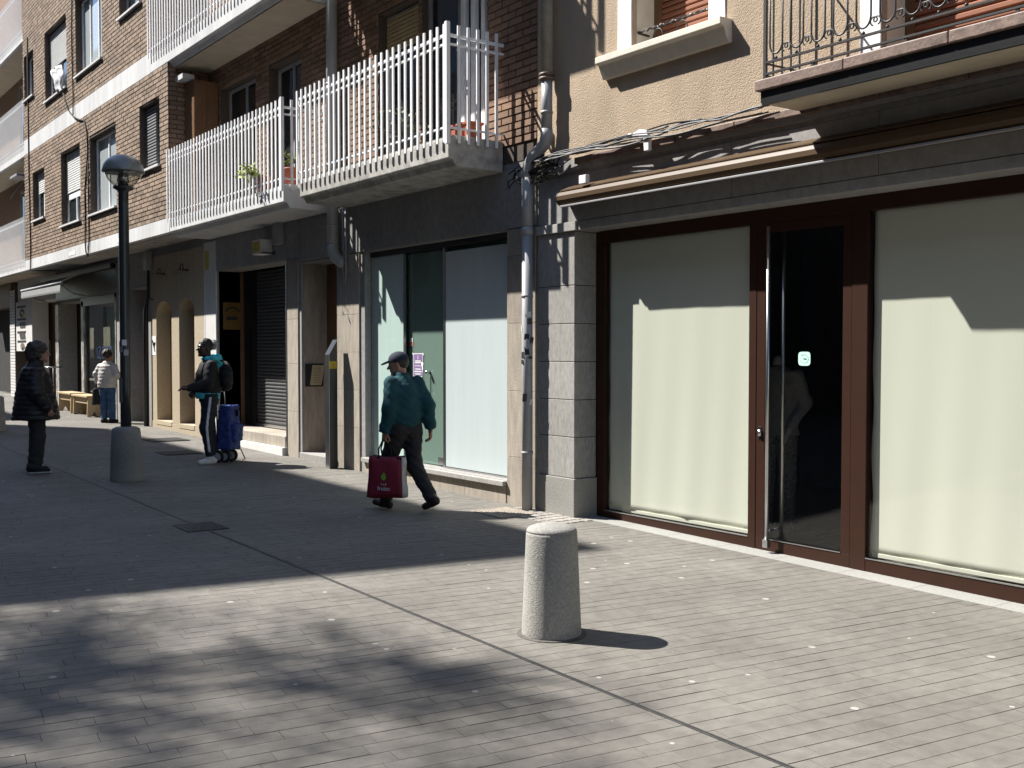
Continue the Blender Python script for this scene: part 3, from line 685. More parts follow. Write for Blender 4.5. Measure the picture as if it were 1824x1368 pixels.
for (y0, y1, z0, z1), st, sp, s in ((W1[0], 'dark', 2, .0), (W1[1], 'pale', 2, 0), (W1[2], 'cross', 2, .55), (W1[3], 'white', 2, .45), (W2[0], 'dark', 2, 0), (W2[1], 'pale', 3, 0), (W2[2], 'white', 2, .55), (W2[3], 'white', 2, 0)):
    par = fw_ if z0 < 6.4 else sw_
    o = fwin(par, y0+.01, y1-.01, z0+.01, z1-.005, XB+.13, st, sp, s); sillf(o, y0+.03, y1-.03, z0+.03)
for y0, y1, z0, z1 in W1[:1]:
    for k in range(20): box('louvre', M['grey'], fw_, XB+.10, XB+.12, y0+.5, y1-.05, z0+.08+k*.052, z0+.105+k*.052)
# openings on the balconies
fwin(rw, 15.9, 17.4, 3.85, 5.97, D+.16, 'dark', 2); fwin(rw, 14.28, 15.42, 3.85, 5.91, D+.16, 'dark', 2)
fwin(rw, 11.04, 12.03, 3.85, 5.85, D+.14, 'tan', 1, .24); bdr = fwin(rw, 9.62, 10.98, 3.85, 5.85, D+.1, 'dark', 2)
for y in (9.70, 9.9, 10.1): box('door_stile', M['white'], bdr, D+.03, D+.09, y, y+.07, 3.87, 5.84)
box('door_bolt', M['iron'], bdr, D-.03, D+.05, 10.42, 10.5, 5.2, 5.42, .01)
for a in RW2: fwin(rw, *a, D+.16, 'dark', 2)
# balconies
def balcony(y0, y1, zb, zt, slabm, end_side, xf=XB):
    s = B()
    s.prism([(xf, zb), (xf+.05, zb-.01), (xf+.09, zb-.075), (D-.002, zb-.085), (D-.002, zt-.0), (xf+.05, zt-.0), (xf, zt-.03)], 'y', y0, y1)
    o = s.obj('balcony', slabm, kb, bevel=.01)
    x = xf - .04; top = zt + 1.11; bot = zt - .085
    n = int(round((y1-y0)/.131)); me = B().box(-.008, .008, -.0165, .0165, 0, top-bot).mesh('bar', M['white']); ms = B().box(-.0165, .0165, -.008, .008, 0, top-bot).mesh('bar', M['white'])
    for i in range(n+1): copyo(me, 'bar', (x, y0 + .018 + (y1-y0-.036)*i/n, bot), o)
    for z, h in ((top-.12, .03), (top-.205, .02), (zt+.06, .018)): box('rail', M['white'], o, x+.0081, x+.03, y0, y1, z, z+h)
    if end_side:
        box('corner_post', M['white'], o, x-.012, x+.032, y0-.045, y0-.003, bot-.02, top+.02)
        for i in range(5): copyo(ms, 'bar', (x + .15 + i*(D-xf-.1)/5, y0-.025, bot), o)
        for z, h in ((top-.12, .03), (top-.205, .02), (zt+.06, .018)): box('rail', M['white'], o, x+.033, D-.002, y0-.0165, y0+.006, z, z+h)
    return o
balA = balcony(13.35, YC-.02, ZB1, 3.86, M['band'], True)
balB = balcony(9.31, 12.85, ZB1, 3.86, M['concrete'], True)
balC = balcony(13.35, YC2-.02, ZB2, 6.76, M['band'], True)
balcony(9.31, 12.85, ZB2, 6.76, M['concrete'], True, 5.63)
box('balcony_soffit', M['soffit'], balC, XB+.11, D-.003, 13.4, YC-.02, ZB2-.097, ZB2-.088)
box('light_block_core', M['dark'], kb, D+.62, 16, 12.95, YE, -.3, ZTOP); box('light_block_core', M['dark'], kb, 7.75, 16, Y0, 12.95, -.3, ZTOP); box('unseen_roof', M['concrete'], kb, XB, 16, Y0, YE, ZTOP, ZTOP+.2)  # unseen solid cores and top slab added to stop light leaking through
box('light_block_core', M['dark'], bb, 7.65, 16, -3, 8.7, 3.05, 9.2); box('light_block_core', M['dark'], bb, 10.75, 16, -3, 8.7, -.3, 3.05); box('unseen_roof', M['concrete'], bb, D, 16, -3, 8.7, 9.2, 9.4)  # unseen light-stopping cores and top slab for the beige building
finish_bricks()

# ------------------------------------------------------------------ neighbour building far left
nb = empty('corner_building', (6.4, 32, gz(32)), 'building at the far left with pale slatted balconies over a dark shop', 'building')
box('wall', M['whitewall'], nb, D+.05, D+.5, 28.63, 33.2, 2.95, 3.6); box('wall', M['brownpanel'], nb, D+.5, D+.6, 28.63, 33.2, -.3, 3.0)
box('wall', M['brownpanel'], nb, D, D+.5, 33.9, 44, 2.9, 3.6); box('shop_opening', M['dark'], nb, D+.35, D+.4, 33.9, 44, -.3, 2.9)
box('wall_base', M['stone'], nb, D-.03, D+.35, 34.6, 44, -.3, .32)
up = box('upper_wall', M['shadebrick'], nb, D+.1, D+.5, 28.63, 44, 3.62, 14)
for z0, z1 in ((3.9, 6.4), (6.8, 9.3)):
    fwin(up, 29.4, 30.6, z0+.2, z1-.3, D+.04, 'dark', 2); fwin(up, 31.4, 32.6, z0+.2, z1-.3, D+.04, 'dark', 2)
jamb = box('brick_jamb', M['mortar'], nb, D-.03, D+.3, 33.2, 33.85, -.3, 3.4)
for i in range(42): box('brick', M['whitewall'], jamb, D-.045, D, 33.21, 33.84, -.2+i*.085, -.2+i*.085+.072)
box('wall_post', M['whitewall'], nb, D-.02, D+.4, 31.15, 31.6, -.3, 3.3)
for zb, zt in ((3.62, 3.86), (6.44, 6.74), (9.26, 9.5)):
    o = box('balcony', M['band'], nb, XB+.02, D+.1, 28.68, 38, zb, zt-.02, .01)
    box('soffit', M['soffit'], o, XB+.1, D+.09, 28.75, 38, zb-.012, zb-.001)
    me = B().box(-.006, .006, -.012, .012, 0, 1.2).mesh('bar', M['white'])
    for i in range(72): copyo(me, 'bar', (XB-.0, 28.7+i*.115, zt-.1), o)
    for z in (zt+.02, zt+.98): box('rail', M['white'], o, XB+.0125, XB+.035, 28.68, 38, z, z+.04)

# ------------------------------------------------------------------ across the street (off to the left, it throws the broad shadow)
ob = empty('shade_building', (-9, 27, gz(27)), 'tall building across the street whose shadow covers the paving', 'building')
H0 = 18.0; ob_y0, ob_y1 = 19.55, 33.7
B().prism([(-3.05, ob_y0), (-3.05, ob_y1), (-17, ob_y1+1), (-17, ob_y0+2.3)], 'z', -.2, H0).obj('wall', M['facade'], ob)
for fl in range(5):
    for k in range(6):
        y = ob_y0 + 1.2 + k*2.15; box('window', M['winglass'], ob, -3.1, -3.0, y, y+1.1, 3.6+fl*2.9, 5.1+fl*2.9)
def row(name, label, x0, x1, y0, y1, h, face):  # unseen street rows, added and raised to cut sky fill
    t = empty(name, ((x0+x1)/2, (y0+y1)/2, gz((y0+y1)/2)), label, 'building')
    box('wall', M['facade'], t, x0, x1, y0, y1, -1, h); xs = x1 if face > 0 else x0
    for fl in range(int(h/3)):
        for k in range(int((y1-y0)/3.2)):
            y = y0 + 1 + k*3.2; box('window', M['winglass'], t, xs-.05, xs+.05, y, y+1.3, 1.2+fl*3.0, 2.9+fl*3.0)
row('unseen_row', 'unseen apartment row facing the shops, raised to block sky light', -24, -10.2, -40, 19.4, 21, 1)
row('unseen_row', 'unseen apartment row added further up the street on the shadow side', -15, -3.2, 36, 80, 17, 1)
row('unseen_row', 'unseen buildings added to close the street far beyond the slatted balconies', 6.0, 18, 44.2, 80, 14, -1)
row('unseen_row', 'unseen building added to the right past the glazed shop front', 6.7, 18, -45, -3.1, 14, -1)
def tree(name, label, base, cc, rad, seed, nb, nleaf):
    """trunk, limbs to points spread through the crown, twigs and leaf clumps"""
    rnd = random.Random(seed); t = empty(name, base, label, 'tree'); base = Vector(base); cc = Vector(cc); tr = B(); lv = B()
    fork = Vector((cc.x + .1, cc.y, cc.z - rad[2]*.9))
    tr.tube([base, base + (fork-base)*.3 + Vector((.08, .05, 0)), base + (fork-base)*.7, fork], [.2, .17, .15, .12], 12, False)
    limbs = []
    for k in range(9):
        a = k*2.4 + rnd.uniform(-.3, .3); q = cc + Vector((math.cos(a)*rad[0]*rnd.uniform(.3,.75), math.sin(a)*rad[1]*rnd.uniform(.3,.75), rad[2]*rnd.uniform(-.3,.8)))
        pts = [fork + (q-fork)*u + Vector((rnd.gauss(0,.12), rnd.gauss(0,.12), .25*math.sin(u*3))) * (u > 0) for u in (0, .25, .5, .75, 1)]
        tr.tube(pts, [.075, .06, .048, .035, .022], 7, False); limbs += pts[1:]
    for k in range(nb):
        while True:
            v = Vector((rnd.uniform(-1,1), rnd.uniform(-1,1), rnd.uniform(-1,1)))
            if v.length < 1: break
        q = cc + Vector((v.x*rad[0], v.y*rad[1], v.z*rad[2])); p = min(limbs, key=lambda l: (l-q).length)
        pts = [p + (q-p)*u + Vector((rnd.gauss(0,.06), rnd.gauss(0,.06), rnd.gauss(0,.05))) * (u > 0) for u in (0, .33, .66, 1)]
        tr.tube(pts, [.022, .017, .012, .007], 5, False)
        m = rnd.choice((0, nleaf//2, nleaf, nleaf, int(nleaf*1.5)))
        for _ in range(m):
            c = pts[rnd.choice((1, 2, 3, 3))] + Vector((rnd.gauss(0,.24), rnd.gauss(0,.24), rnd.gauss(0,.2)))
            u = Vector((rnd.uniform(-1,1), rnd.uniform(-1,1), rnd.uniform(-.6,.6))).normalized(); w_ = u.orthogonal().normalized(); s_ = rnd.uniform(.035,.07)
            lv.add([c-u*s_, c+w_*s_*.6, c+u*s_, c-w_*s_*.6], [(0,1,2,3)])
    tr.obj('trunk', M['bark'], t, True); lv.obj('crown', M['leaf'], t)
tree('street_tree', 'thinly leaved street tree throwing dappled shade over the near paving', (-7.45, 16.3, gz(16.3)), (-7.45, 16.3, 16), (2.7, 3.5, 2.7), 4, 860, 12)

# ------------------------------------------------------------------ street furniture
def bollard(x, y, label, r0=.178, r1=.152, h=.615, dome=.042):
    z = gz(y); pr = [(r0*.97, -.03), (r0, .0), (r0, .02)] + [(r0+(r1-r0)*t, h*t) for t in (.25, .5, .75, .97)] + [(r1*.985, h)]
    pr += [(r1*.97*math.cos(a), h + dome*math.sin(a)) for a in (.15, .4, .7, 1.0, 1.25, 1.45)]
    t = empty('bollard', (x, y, z), label, 'bollard', 'granite bollards along the drain')
    B().lathe((x, y, z), pr[:8], 48).obj('shaft', M['granite'], t, True)
    B().lathe((x, y, z), [(r1*.992, h-.004), (r1*.99, h+.004)] + [(r1*.985*math.cos(a), h + .004 + dome*math.sin(a)) for a in (.25, .5, .8, 1.1, 1.35, 1.5)], 48).obj('cap', M['granite'], t, True)
    B().lathe((x, y, z), [(r0+.03, -.02), (r0+.03, .003), (r0-.01, .0035)], 40).obj('mortar_ring', M['joint'], t)
    return t
bollard(3.935, 4.985, 'grey granite bollard standing in the sun with a rounded top and long shadow')
bollard(3.94, 21.45, 'granite bollard cut off by the left picture edge')
def lamp_post():
    x, y = 3.9, 13.3; z = gz(y); t = empty('street_lamp', (x, y, z), 'black street lamp with a globe head rising from a granite base', 'street lamp')
    B().lathe((x, y, z), [(.19, -.03), (.192, .02), (.187, .2), (.178, .45), (.168, .60), (.16, .635), (.12, .655), (.06, .66)], 40).obj('base', M['granite'], t, True)
    B().lathe((x, y, 0), [(.064, .68), (.062, 1.2), (.06, 3.4), (.06, 3.56), (.07, 3.575), (.12, 3.60), (.12, 3.625), (.05, 3.63)], 28).obj('pole', M['lamp'], t, True)
    gl = B(); n = 32; P = [(.105, 3.63), (.15, 3.67), (.2, 3.735), (.228, 3.80)]
    gl.lathe((x, y, 0), P, n); gl.f = [f for f in gl.f if len(f) == 4]
    o = gl.obj('globe', M['lampglass'], t, True); s_ = o.modifiers.new('s', 'SOLIDIFY'); s_.thickness = .004
    B().lathe((x, y, 0), [(.06, 3.63), (.058, 3.68), (.075, 3.685), (.055, 3.79)], 20).obj('reflector', M['steel'], t, True)
    B().lathe((x, y, 0), [(.245, 3.795), (.247, 3.81)] + [(.242*math.cos(a), 3.81+.2*math.sin(a)) for a in (.1, .3, .5, .7, .9, 1.1, 1.3, 1.48)], 40).obj('dome', M['lamptop'], t, True)
    box('service_hatch', M['lamp'], t, x-.066, x-.05, y-.04, y+.04, z+.95, z+1.25)
    for k, (a, zz, c) in enumerate(((2.2, 1.72, 'paper'), (3.6, 1.66, 'grey'), (4.3, 1.74, 'paper'), (4.6, 1.62, 'grey'))):
        c_, s_ = math.cos(a), math.sin(a); B().obox((x+c_*.0635, y+s_*.0635, zz), (-s_, c_, 0), (c_, s_, 0), (0, 0, 1), .028, .0012, .035).obj('sticker', M[c], t)
lamp_post()
def stele():
    t = empty('sign_post', (6.56, 13.06, gz(13)), 'slim dark sign post with slanted top and yellow band by the doorway', 'sign post')
    P = [(6.485, gz(13)-.05), (6.60, gz(13)-.05), (6.60, 1.79), (6.485, 1.60)]
    B().prism(P, 'y', 13.0, 13.13).obj('slab', M['lamp'], t, bevel=.003)
    B().box(6.483, 6.602, 12.998, 13.132, 1.40, 1.50).obj('yellow_band', M['yellow'], t)
    B().prism([(6.480, gz(13)), (6.484, gz(13)), (6.484, 1.60), (6.480, 1.59)], 'y', 13.005, 13.125).obj('lit_face', M['steel'], t)  # pale sheet: the sunlit side of the post put into the colour
stele()
# ---- downpipes
def downpipe():
    t = empty('downpipe', (6.6, 8.76, gz(8.76)), 'grey plastic downpipe with an elbow between the two buildings', 'downpipe'); x = 6.595
    B().tube([(x, 8.76, -.02), (x, 8.76, 2.86)], .056, 20).obj('pipe', M['pipe'], t, True)
    B().tube([(x, 8.76, 2.88), (x, 8.76, 3.42)], .056, 20).obj('pipe', M['pipe'], t, True)
    B().tube([(x, 8.76, 2.82), (x, 8.76, 2.9)], .060, 20).obj('coupling', M['pipe'], t, True)
    el = [(x, 8.76, 3.40), (x, 8.758, 3.46), (x, 8.73, 3.53), (x, 8.66, 3.60), (x, 8.55, 3.65), (x, 8.47, 3.70), (x, 8.445, 3.77), (x, 8.44, 3.84)]
    B().tube(el, .0605, 20).obj('elbow', M['pipe'], t, True)
    B().tube([(x, 8.44, 3.83), (x, 8.44, 4.33)], .056, 20).obj('pipe', M['pipe'], t, True)
    B().tube([(x, 8.44, 4.34), (x, 8.44, 6.6)], .062, 20).obj('upper_pipe', M['oldpipe'], t, True)
    for z in (4.33, 4.37): B().lathe((x, 8.44, z), [(.062, -.018), (.078, -.012), (.078, .012), (.062, .018)], 20).obj('collar', M['tilebrown'], t, True)
    for z in (.6, 2.2, 4.0):
        y = 8.44 if z > 3.6 else 8.76; B().lathe((x, y, z), [(.057, -.014), (.061, -.014), (.061, .014), (.057, .014)], 20).obj('bracket', M['grey'], t, True)
    rr = random.Random(3)
    for k in range(13):
        a = rr.uniform(2.6, 5.0); c_, s_ = math.cos(a), math.sin(a); zz = rr.uniform(1.0, 2.1)
        B().obox((x+c_*.0572, 8.76+s_*.0572, zz), (-s_, c_, 0), (c_, s_, 0), (0, .1*rr.uniform(-3,3), 1), rr.uniform(.012,.028), .0008, rr.uniform(.012,.045)).obj('sticker', M[rr.choice(['ink','paper','lamp','paper','castiron'])], t)
downpipe()
def downpipe2():
    t = empty('downpipe', (6.6, 13.1, 2.8), 'thick grey downpipe ending above the street door', 'downpipe'); x = 6.59
    B().tube([(x, 13.1, 3.05), (x, 13.1, 9.0)], .075, 18).obj('pipe', M['pipe'], t, True)
    B().tube([(x, 13.1, 3.06), (x, 13.09, 2.98), (x+.02, 13.06, 2.90), (x+.06, 13.0, 2.84), (x+.12, 12.95, 2.80)], .078, 18).obj('elbow', M['pipe'], t, True)
    for z in (3.3, 5.2, 7.6): B().lathe((x, 13.1, z), [(.076, -.015), (.082, -.015), (.082, .015), (.076, .015)], 18).obj('bracket', M['grey'], t, True)
    for y in (12.86, 12.93): B().tube([(6.66, y, 2.55), (6.66, y, 3.6)], .012, 8).obj('conduit', M['grey'], t, True)
downpipe2()
# ---- awning box over the shop
def awning_box():
    t = empty('retractable_awning', (6.6, 4, 3.1), 'long bronze awning box rolled up above the glazed shop front', 'awning')
    P = [(6.685, 3.05), (6.56, 3.046), (6.525, 3.062), (6.508, 3.095), (6.507, 3.135), (6.523, 3.168), (6.55, 3.18), (6.685, 3.19)]
    B().prism(P, 'y', -3, 8.17).obj('case', M['bronze'], t, bevel=.005)
    B().prism([(6.69, 3.20), (6.53, 3.18), (6.53, 3.19), (6.69, 3.255)], 'y', -3, 8.15).obj('cover', M['bronze'], t)
    box('front_bar', M['grey'], t, 6.522, 6.55, -3, 8.14, 3.028, 3.045, .003)
    B().prism(P, 'y', 8.171, 8.185).obj('end_cap', M['brown'], t)
awning_box()
# ---- cables and boxes on the cornice
rr = random.Random(21)
def cable(pts, r, m, label, group):
    o = B().tube(pts, r, 6).obj('cable', M[m], None, True); return tag(o, label, 'cable', group)
for k in range(9):
    y = 8.62 - rr.random()*.3; pts = []; yend = rr.choice([5.6, 5.55, 6.3, 6.7]); zo = rr.uniform(-.015, .05); ph = rr.uniform(0, 6)
    while y > yend:
        s = (8.7-y); pts.append((6.585 + .015*math.sin(s*3+ph) - .02*(k % 3), y, 3.525 + zo + .022*math.sin(s*2.3+ph) + .012*math.sin(s*6+ph*2) + (.04 if k > 6 and 6.1 < y < 6.8 else 0)*math.sin((y-6.1)*4.4)))
        y -= .07
    cable(pts, rr.choice([.006, .007, .009]), 'cable' if k % 3 else 'blackcable', 'thin cable in the bundle lying along the brown cornice', 'cables on the cornice')
for k in range(14):
    y0 = rr.uniform(8.6, 9.1); z0 = rr.uniform(3.28, 3.5); pts = []
    for i in range(9):
        pts.append((6.60+rr.uniform(-.05,.03), y0 - .07*i + rr.uniform(-.04,.04), z0 + .03*math.sin(i*1.3+k) + rr.uniform(-.03,.03) + .012*i))
    cable(pts, .0065, 'blackcable', 'black cable in the tangle behind the grey downpipe', 'tangled cables behind the downpipe')
cable([(5.985,24.70,7.23),(5.985,24.5,7.0),(5.97,24.25,6.78),(5.975,23.8,6.55),(5.975,23.44,6.44),(5.985,23.05,6.35),(5.985,22.85,6.1),(5.985,22.8,5.7),(5.985,23.05,4.95),(5.985,23.05,4.4),(5.975,23.04,3.9),(5.965,22.95,3.65),(5.975,22.85,3.56),(5.985,22.78,3.9),(5.985,22.78,4.5),(5.985,22.82,5.5)], .014, 'blackcable', 'black cable hanging down the brick front between two windows', None)
cable([(5.985,23.9,9.2),(5.98,23.92,8.2),(5.985,23.9,7.5),(5.98,23.86,6.95),(5.97,23.84,6.6)], .012, 'blackcable', 'black cable running up beside the tall pale window', None)
cable([(5.985,28.05,9.2),(5.985,28.05,6.0),(5.985,27.98,4.2),(5.975,28.0,3.6),(6.1,27.5,3.55),(6.4,26.9,3.55)], .014, 'blackcable', 'black cable down the left corner of the brick front', None)
t = empty('junction_bracket', (6.55, 7.05, 3.5), 'white cable bracket clamped on the brown cornice', 'bracket')
B().prism([(6.93, 3.40), (6.99, 3.40), (7.0, 3.50), (7.03, 3.54), (7.14, 3.545), (7.15, 3.575), (7.05, 3.60), (6.96, 3.58), (6.93, 3.5)], 'x', 6.545, 6.585).obj('hook', M['white'], t, bevel=.006)
B().tube([(6.56, 7.14, 3.56), (6.56, 7.2, 3.572)], .018, 10).obj('bulb', M['white'], t, True)
o = box('junction_box', M['white'], None, 6.5, 6.55, 7.73, 7.83, 3.21, 3.29, .006); tag(o, 'small white box standing on the left end of the awning case', 'junction box')

# ---- flat signs and posters (all face the street)
def text(s, size, loc, m, parent, name='lettering', facing='x', ext=.001, sx=1.0):
    c = bpy.data.curves.new(name, 'FONT'); c.body = s; c.size = size; c.extrude = ext; c.align_x = 'CENTER'; c.materials.append(m)
    tmp = bpy.data.objects.new(name, c); me_ = bpy.data.meshes.new_from_object(tmp); bpy.data.objects.remove(tmp)
    o = bpy.data.objects.new(name, me_); link(o)
    if facing == 'x': X, Y, Z = Vector((0,-1,0)), Vector((0,0,1)), Vector((-1,0,0))
    else: X, Y, Z = [Vector(v) for v in facing]
    mw = Matrix((( X.x*sx, Y.x, Z.x, loc[0]), (X.y*sx, Y.y, Z.y, loc[1]), (X.z*sx, Y.z, Z.z, loc[2]), (0,0,0,1)))
    if parent: o.parent = parent; o.matrix_parent_inverse = Matrix.Translation(-parent.location)
    o.matrix_basis = mw
    return o
text('IZOTZ', .40, (D+.043, 24.5, 1.46), M['blueink'], swn, sx=1.05)
t = empty('poster', (6.86, 11.37, 1.3), 'purple printed poster taped to the green glass door', 'poster'); px = gp+.056
box('sheet', M['paper'], t, px-.001, px+.001, 11.26, 11.48, 1.27, 1.61); box('print', M['purple'], t, px-.0025, px-.0012, 11.272, 11.468, 1.335, 1.60)
text('0', .065, (px-.003, 11.37, 1.535), M['paper'], t)
for i, (wd, z, c) in enumerate(((.14, 1.515, 'paper'), (.14, 1.495, 'paper'), (.15, 1.455, 'gusset'), (.13, 1.415, 'paper'), (.17, 1.385, 'paper'), (.13, 1.355, 'paper'))):
    box('print_line', M[c], t, px-.0035, px-.0026, 11.37-wd/2, 11.37+wd/2, z-.007, z+.007)
for y, z in ((11.25, 1.60), (11.49, 1.60), (11.26, 1.275), (11.48, 1.275)): B().obox((px-.0016, y, z), (0,1,1), (1,0,0), (0,-1,1), .02, .0006, .008).obj('tape', M['paper'], t)
t = box('door_sticker', M['paper'], None, gp-.002, gp-.0005, 11.50, 11.56, 1.70, 1.80); tag(t, 'small white and red sticker high on the glass entrance', 'sticker'); t.location = (.058, 0, 0)
box('red_half', M['orange'], t, gp+.0545, gp+.0555, 11.505, 11.555, 1.705, 1.75)
t = empty('door_sticker', (XF+.02, 5.58, 1.58), 'mint green rounded sticker on the dark glass door', 'sticker')
sx_ = XF+.0235; P = []
for cy_, cz_, a0 in ((5.535, 1.61, 90), (5.625, 1.61, 0), (5.625, 1.55, 270), (5.535, 1.55, 180)):
    for k in range(5):
        a = R(a0 + (90 - k*22.5 if False else k*22.5)); 
P = [(5.58 + sx*(.058 if False else .06) * abs(c)**.45 * (1 if c > 0 else -1), 1.58 + .056*abs(s)**.45*(1 if s > 0 else -1)) for sx, c, s in [(1, math.cos(2*math.pi*k/32+.01), math.sin(2*math.pi*k/32+.01)) for k in range(32)]]
B().prism(P, 'x', sx_-.001, sx_+.0005).obj('disc', M['mint'], t)
for k in range(9):
    a = .8 + k*.58; B().tube([(sx_-.0015, 5.58+.038*math.cos(a+d)*(1+.12*math.sin(d*9)), 1.58+.034*math.sin(a+d)) for d in (0, .13, .26, .38)], .0022, 4).obj('mark', M['mintink'], t)
text('bai', .03, (sx_-.0015, 5.572, 1.571), M['mintink'], t)
o = box('plate_sign', M['yellow'], None, D-.014, D-.006, 17.95, 18.12, 3.03, 3.35); tag(o, 'narrow yellow plate high on the white pillar', 'sign')
t = empty('light_box', (6.6, 15.45, 3.2), 'small white and yellow box sign above the roller shutter', 'sign')
box('case', M['whitewall'], t, 6.5, 6.69, 15.30, 15.62, 3.10, 3.32, .006); box('face', M['yellow'], t, 6.495, 6.499, 15.33, 15.59, 3.13, 3.29); box('bracket', M['iron'], t, 6.5, 6.69, 15.2, 15.30, 3.10, 3.115)
o = box('meter_box', M['grey'], None, 6.6, 6.7, 14.88, 15.1, 3.22, 3.56, .006); tag(o, 'grey meter box under the balcony slab beside the yellow box sign', 'meter box')
t = empty('wall_sign', (6.97, 17.6, 2.0), 'amber sign on the dark side wall of the shuttered shop', 'sign')
box('plate', M['amber'], t, 6.80, 7.12, 17.61, 17.625, 2.0, 2.46, .004)
B().tube([(6.96+.11*math.cos(a), 17.607, 2.30+.07*math.sin(a)) for a in [i*math.pi/8 for i in range(9)]], .018, 4).obj('mark', M['ink'], t); box('mark', M['ink'], t, 6.86, 7.06, 17.606, 17.609, 2.16, 2.22)
t = empty('notice_board', (6.9, 14.3, 1.1), 'cream notice sheet in a dark frame beside the wooden street door', 'notice')
box('frame', M['ink'], t, 6.76, 7.04, 14.31, 14.334, 1.12, 1.45, .004)
B().prism([(6.82, 1.14), (7.0, 1.14), (7.05, 1.43), (6.86, 1.43)], 'y', 14.298, 14.308).obj('sheet', M['boardpaper'], t)
for k in range(9): box('print_line', M['ink'], t, 6.87, 6.99, 14.2965, 14.2978, 1.17+k*.027, 1.174+k*.027)
# brackets, conduit and black pipe by the niches
for y, lab in ((20.5, 'dark iron flag bracket above the left arched niche'), (19.25, 'dark iron flag bracket with a ring above the right arched niche')):
    t = empty('flag_bracket', (6.6, y, 3.1), lab, 'bracket'); B().tube([(6.68, y-.3, 3.08), (6.62, y, 3.1), (6.6, y+.3, 3.08)], .016, 8).obj('arm', M['iron'], t, True)
    B().tube([(6.62, y-.12+.07*math.cos(a*.52), 3.14+.06*math.sin(a*.52)) for a in range(13)], .01, 6, False).obj('ring', M['iron'], t, True)
t = empty('conduit', (6.62, 21.2, 0), 'black pipe with a grey box on top left of the arched niches', 'pipe')
box('box', M['grey'], t, 6.55, 6.67, 20.95, 21.12, 3.2, 3.56, .008); B().tube([(6.62, 21.03, 3.2), (6.62, 21.06, 2.7), (6.62, 21.2, 2.4), (6.62, 21.22, 0)], [.02, .025, .05, .055], 10).obj('pipe', M['black'], t, True)
B().tube([(6.62, 20.98, 3.2), (6.62, 20.98, 2.65), (6.62, 20.75, 2.62)], .012, 6).obj('wire', M['blackcable'], t, True)
t = empty('poster', (6.67, 20.95, 1.6), 'white poster with black scribbles pasted beside the left niche', 'poster'); box('sheet', M['paper'], t, D-.006, D-.003, 20.8, 21.08, 1.55, 1.92)
for k in range(4): B().tube([(D-.008, 20.86+.05*k, 1.62+.06*k), (D-.008, 20.9+.03*k, 1.72+.04*k), (D-.008, 20.84+.06*k, 1.8)], .012, 4).obj('mark', M['ink'], t)
# far shop: board, papers, box, awning
t = empty('menu_board', (6.68, 32.2, 1.6), 'tall white board with product pictures on the far shop wall', 'sign')
box('board', M['whitewall'], t, D-.015, D+.01, 31.62, 33.15, 1.62, 3.0)
for z in (2.83, 2.48, 2.12, 1.86): box('heading', M['ink'], t, D-.019, D-.0155, 31.9, 33.0, z, z+.06)
for z, m_ in ((2.68, 'ink'), (1.76, 'tilebrown')): B().tube([(D-.018, 32.35, z), (D-.02, 32.35, z+.001)], .1, 4).obj('picture', M[m_], t)
def disc(y, z, r, m_, x=D-.02): B().prism([(y+r*2.6*math.cos(a*.4), z+r*math.sin(a*.4)) for a in range(16)], 'x', x-.002, x).obj('picture', M[m_], t)
disc(32.35, 2.68, .12, 'ink'); disc(32.2, 2.62, .06, 'yellow', D-.023); disc(32.35, 2.68, .05, 'paper', D-.024); disc(32.35, 1.75, .1, 'tilebrown')
for z in (2.26, 1.95): B().prism([(31.95, z), (32.6, z), (32.75, z+.16), (32.0, z+.17)], 'x', D-.021, D-.0155).obj('picture', M['castiron'], t)
o = box('alarm_box', M['orange'], None, D+.36, D+.5, 31.9, 32.5, 2.62, 2.98, .01); tag(o, 'bright orange alarm box on the brown panel', 'alarm box')
for (a, b_, c, d), lab in (((31.95, 32.7, 1.96, 2.3), 'pair of white sheets pinned on the brown panel'), ((31.4, 32.5, 1.5, 1.93), 'white poster with dark figures low on the brown panel')):
    t = empty('poster', (D+.49, a, c), lab, 'poster'); box('sheet', M['paper'], t, D+.488, D+.497, a, b_, c, d); box('print', M['castiron'], t, D+.485, D+.4878, a+.08, a+.3, c+.1, d-.12)
def awning():
    t = empty('awning', (6.4, 27, 3.2), 'grey cloth awning pulled half out over the dark shop', 'awning'); b = B(); n = 24
    V = []
    for i in range(n+1):
        y = 25.6 + 4.1*i/n
        for k, (x, z) in enumerate(((6.66, 3.42), (6.4, 3.31), (6.12, 3.17))): V.append((x, y, z + .02*math.sin(i*.9+k)*(k == 1) + .05*max(0, (3-i))*.3*(k > 0)))
    b.add(V, [(i*3+k, i*3+k+1, (i+1)*3+k+1, (i+1)*3+k) for i in range(n) for k in range(2)]); o = b.obj('cloth', M['awning'], t, True); s_ = o.modifiers.new('s', 'SOLIDIFY'); s_.thickness = .006
    B().prism([(6.115, 3.17), (6.105, 3.0), (6.112, 2.96), (6.122, 3.0), (6.13, 3.16)], 'y', 25.7, 29.7).obj('valance', M['awning'], t)
    B().tube([(6.12, 25.62, 3.17), (6.12, 29.72, 3.17)], .028, 8).obj('front_bar', M['grey'], t, True)
    for y in (25.8, 29.5): B().tube([(6.66, y, 2.9), (6.4, y, 2.95), (6.13, y, 3.15)], .018, 6).obj('arm', M['grey'], t, True)
    box('roller_case', M['black'], t, 6.6, 6.68, 23.5, 29.8, 3.4, 3.5)
awning()
t = empty('wall_lamp', (6.2, 30, 6.1), 'flat grey lamp head on an arm under the far balcony', 'lamp')
box('head', M['grey'], t, 6.0, 6.35, 29.5, 30.3, 6.07, 6.14, .01); B().tube([(6.3, 30.2, 6.08), (6.6, 33, 6.05), (6.75, 34, 6.05)], .03, 8).obj('arm', M['castiron'], t, True)

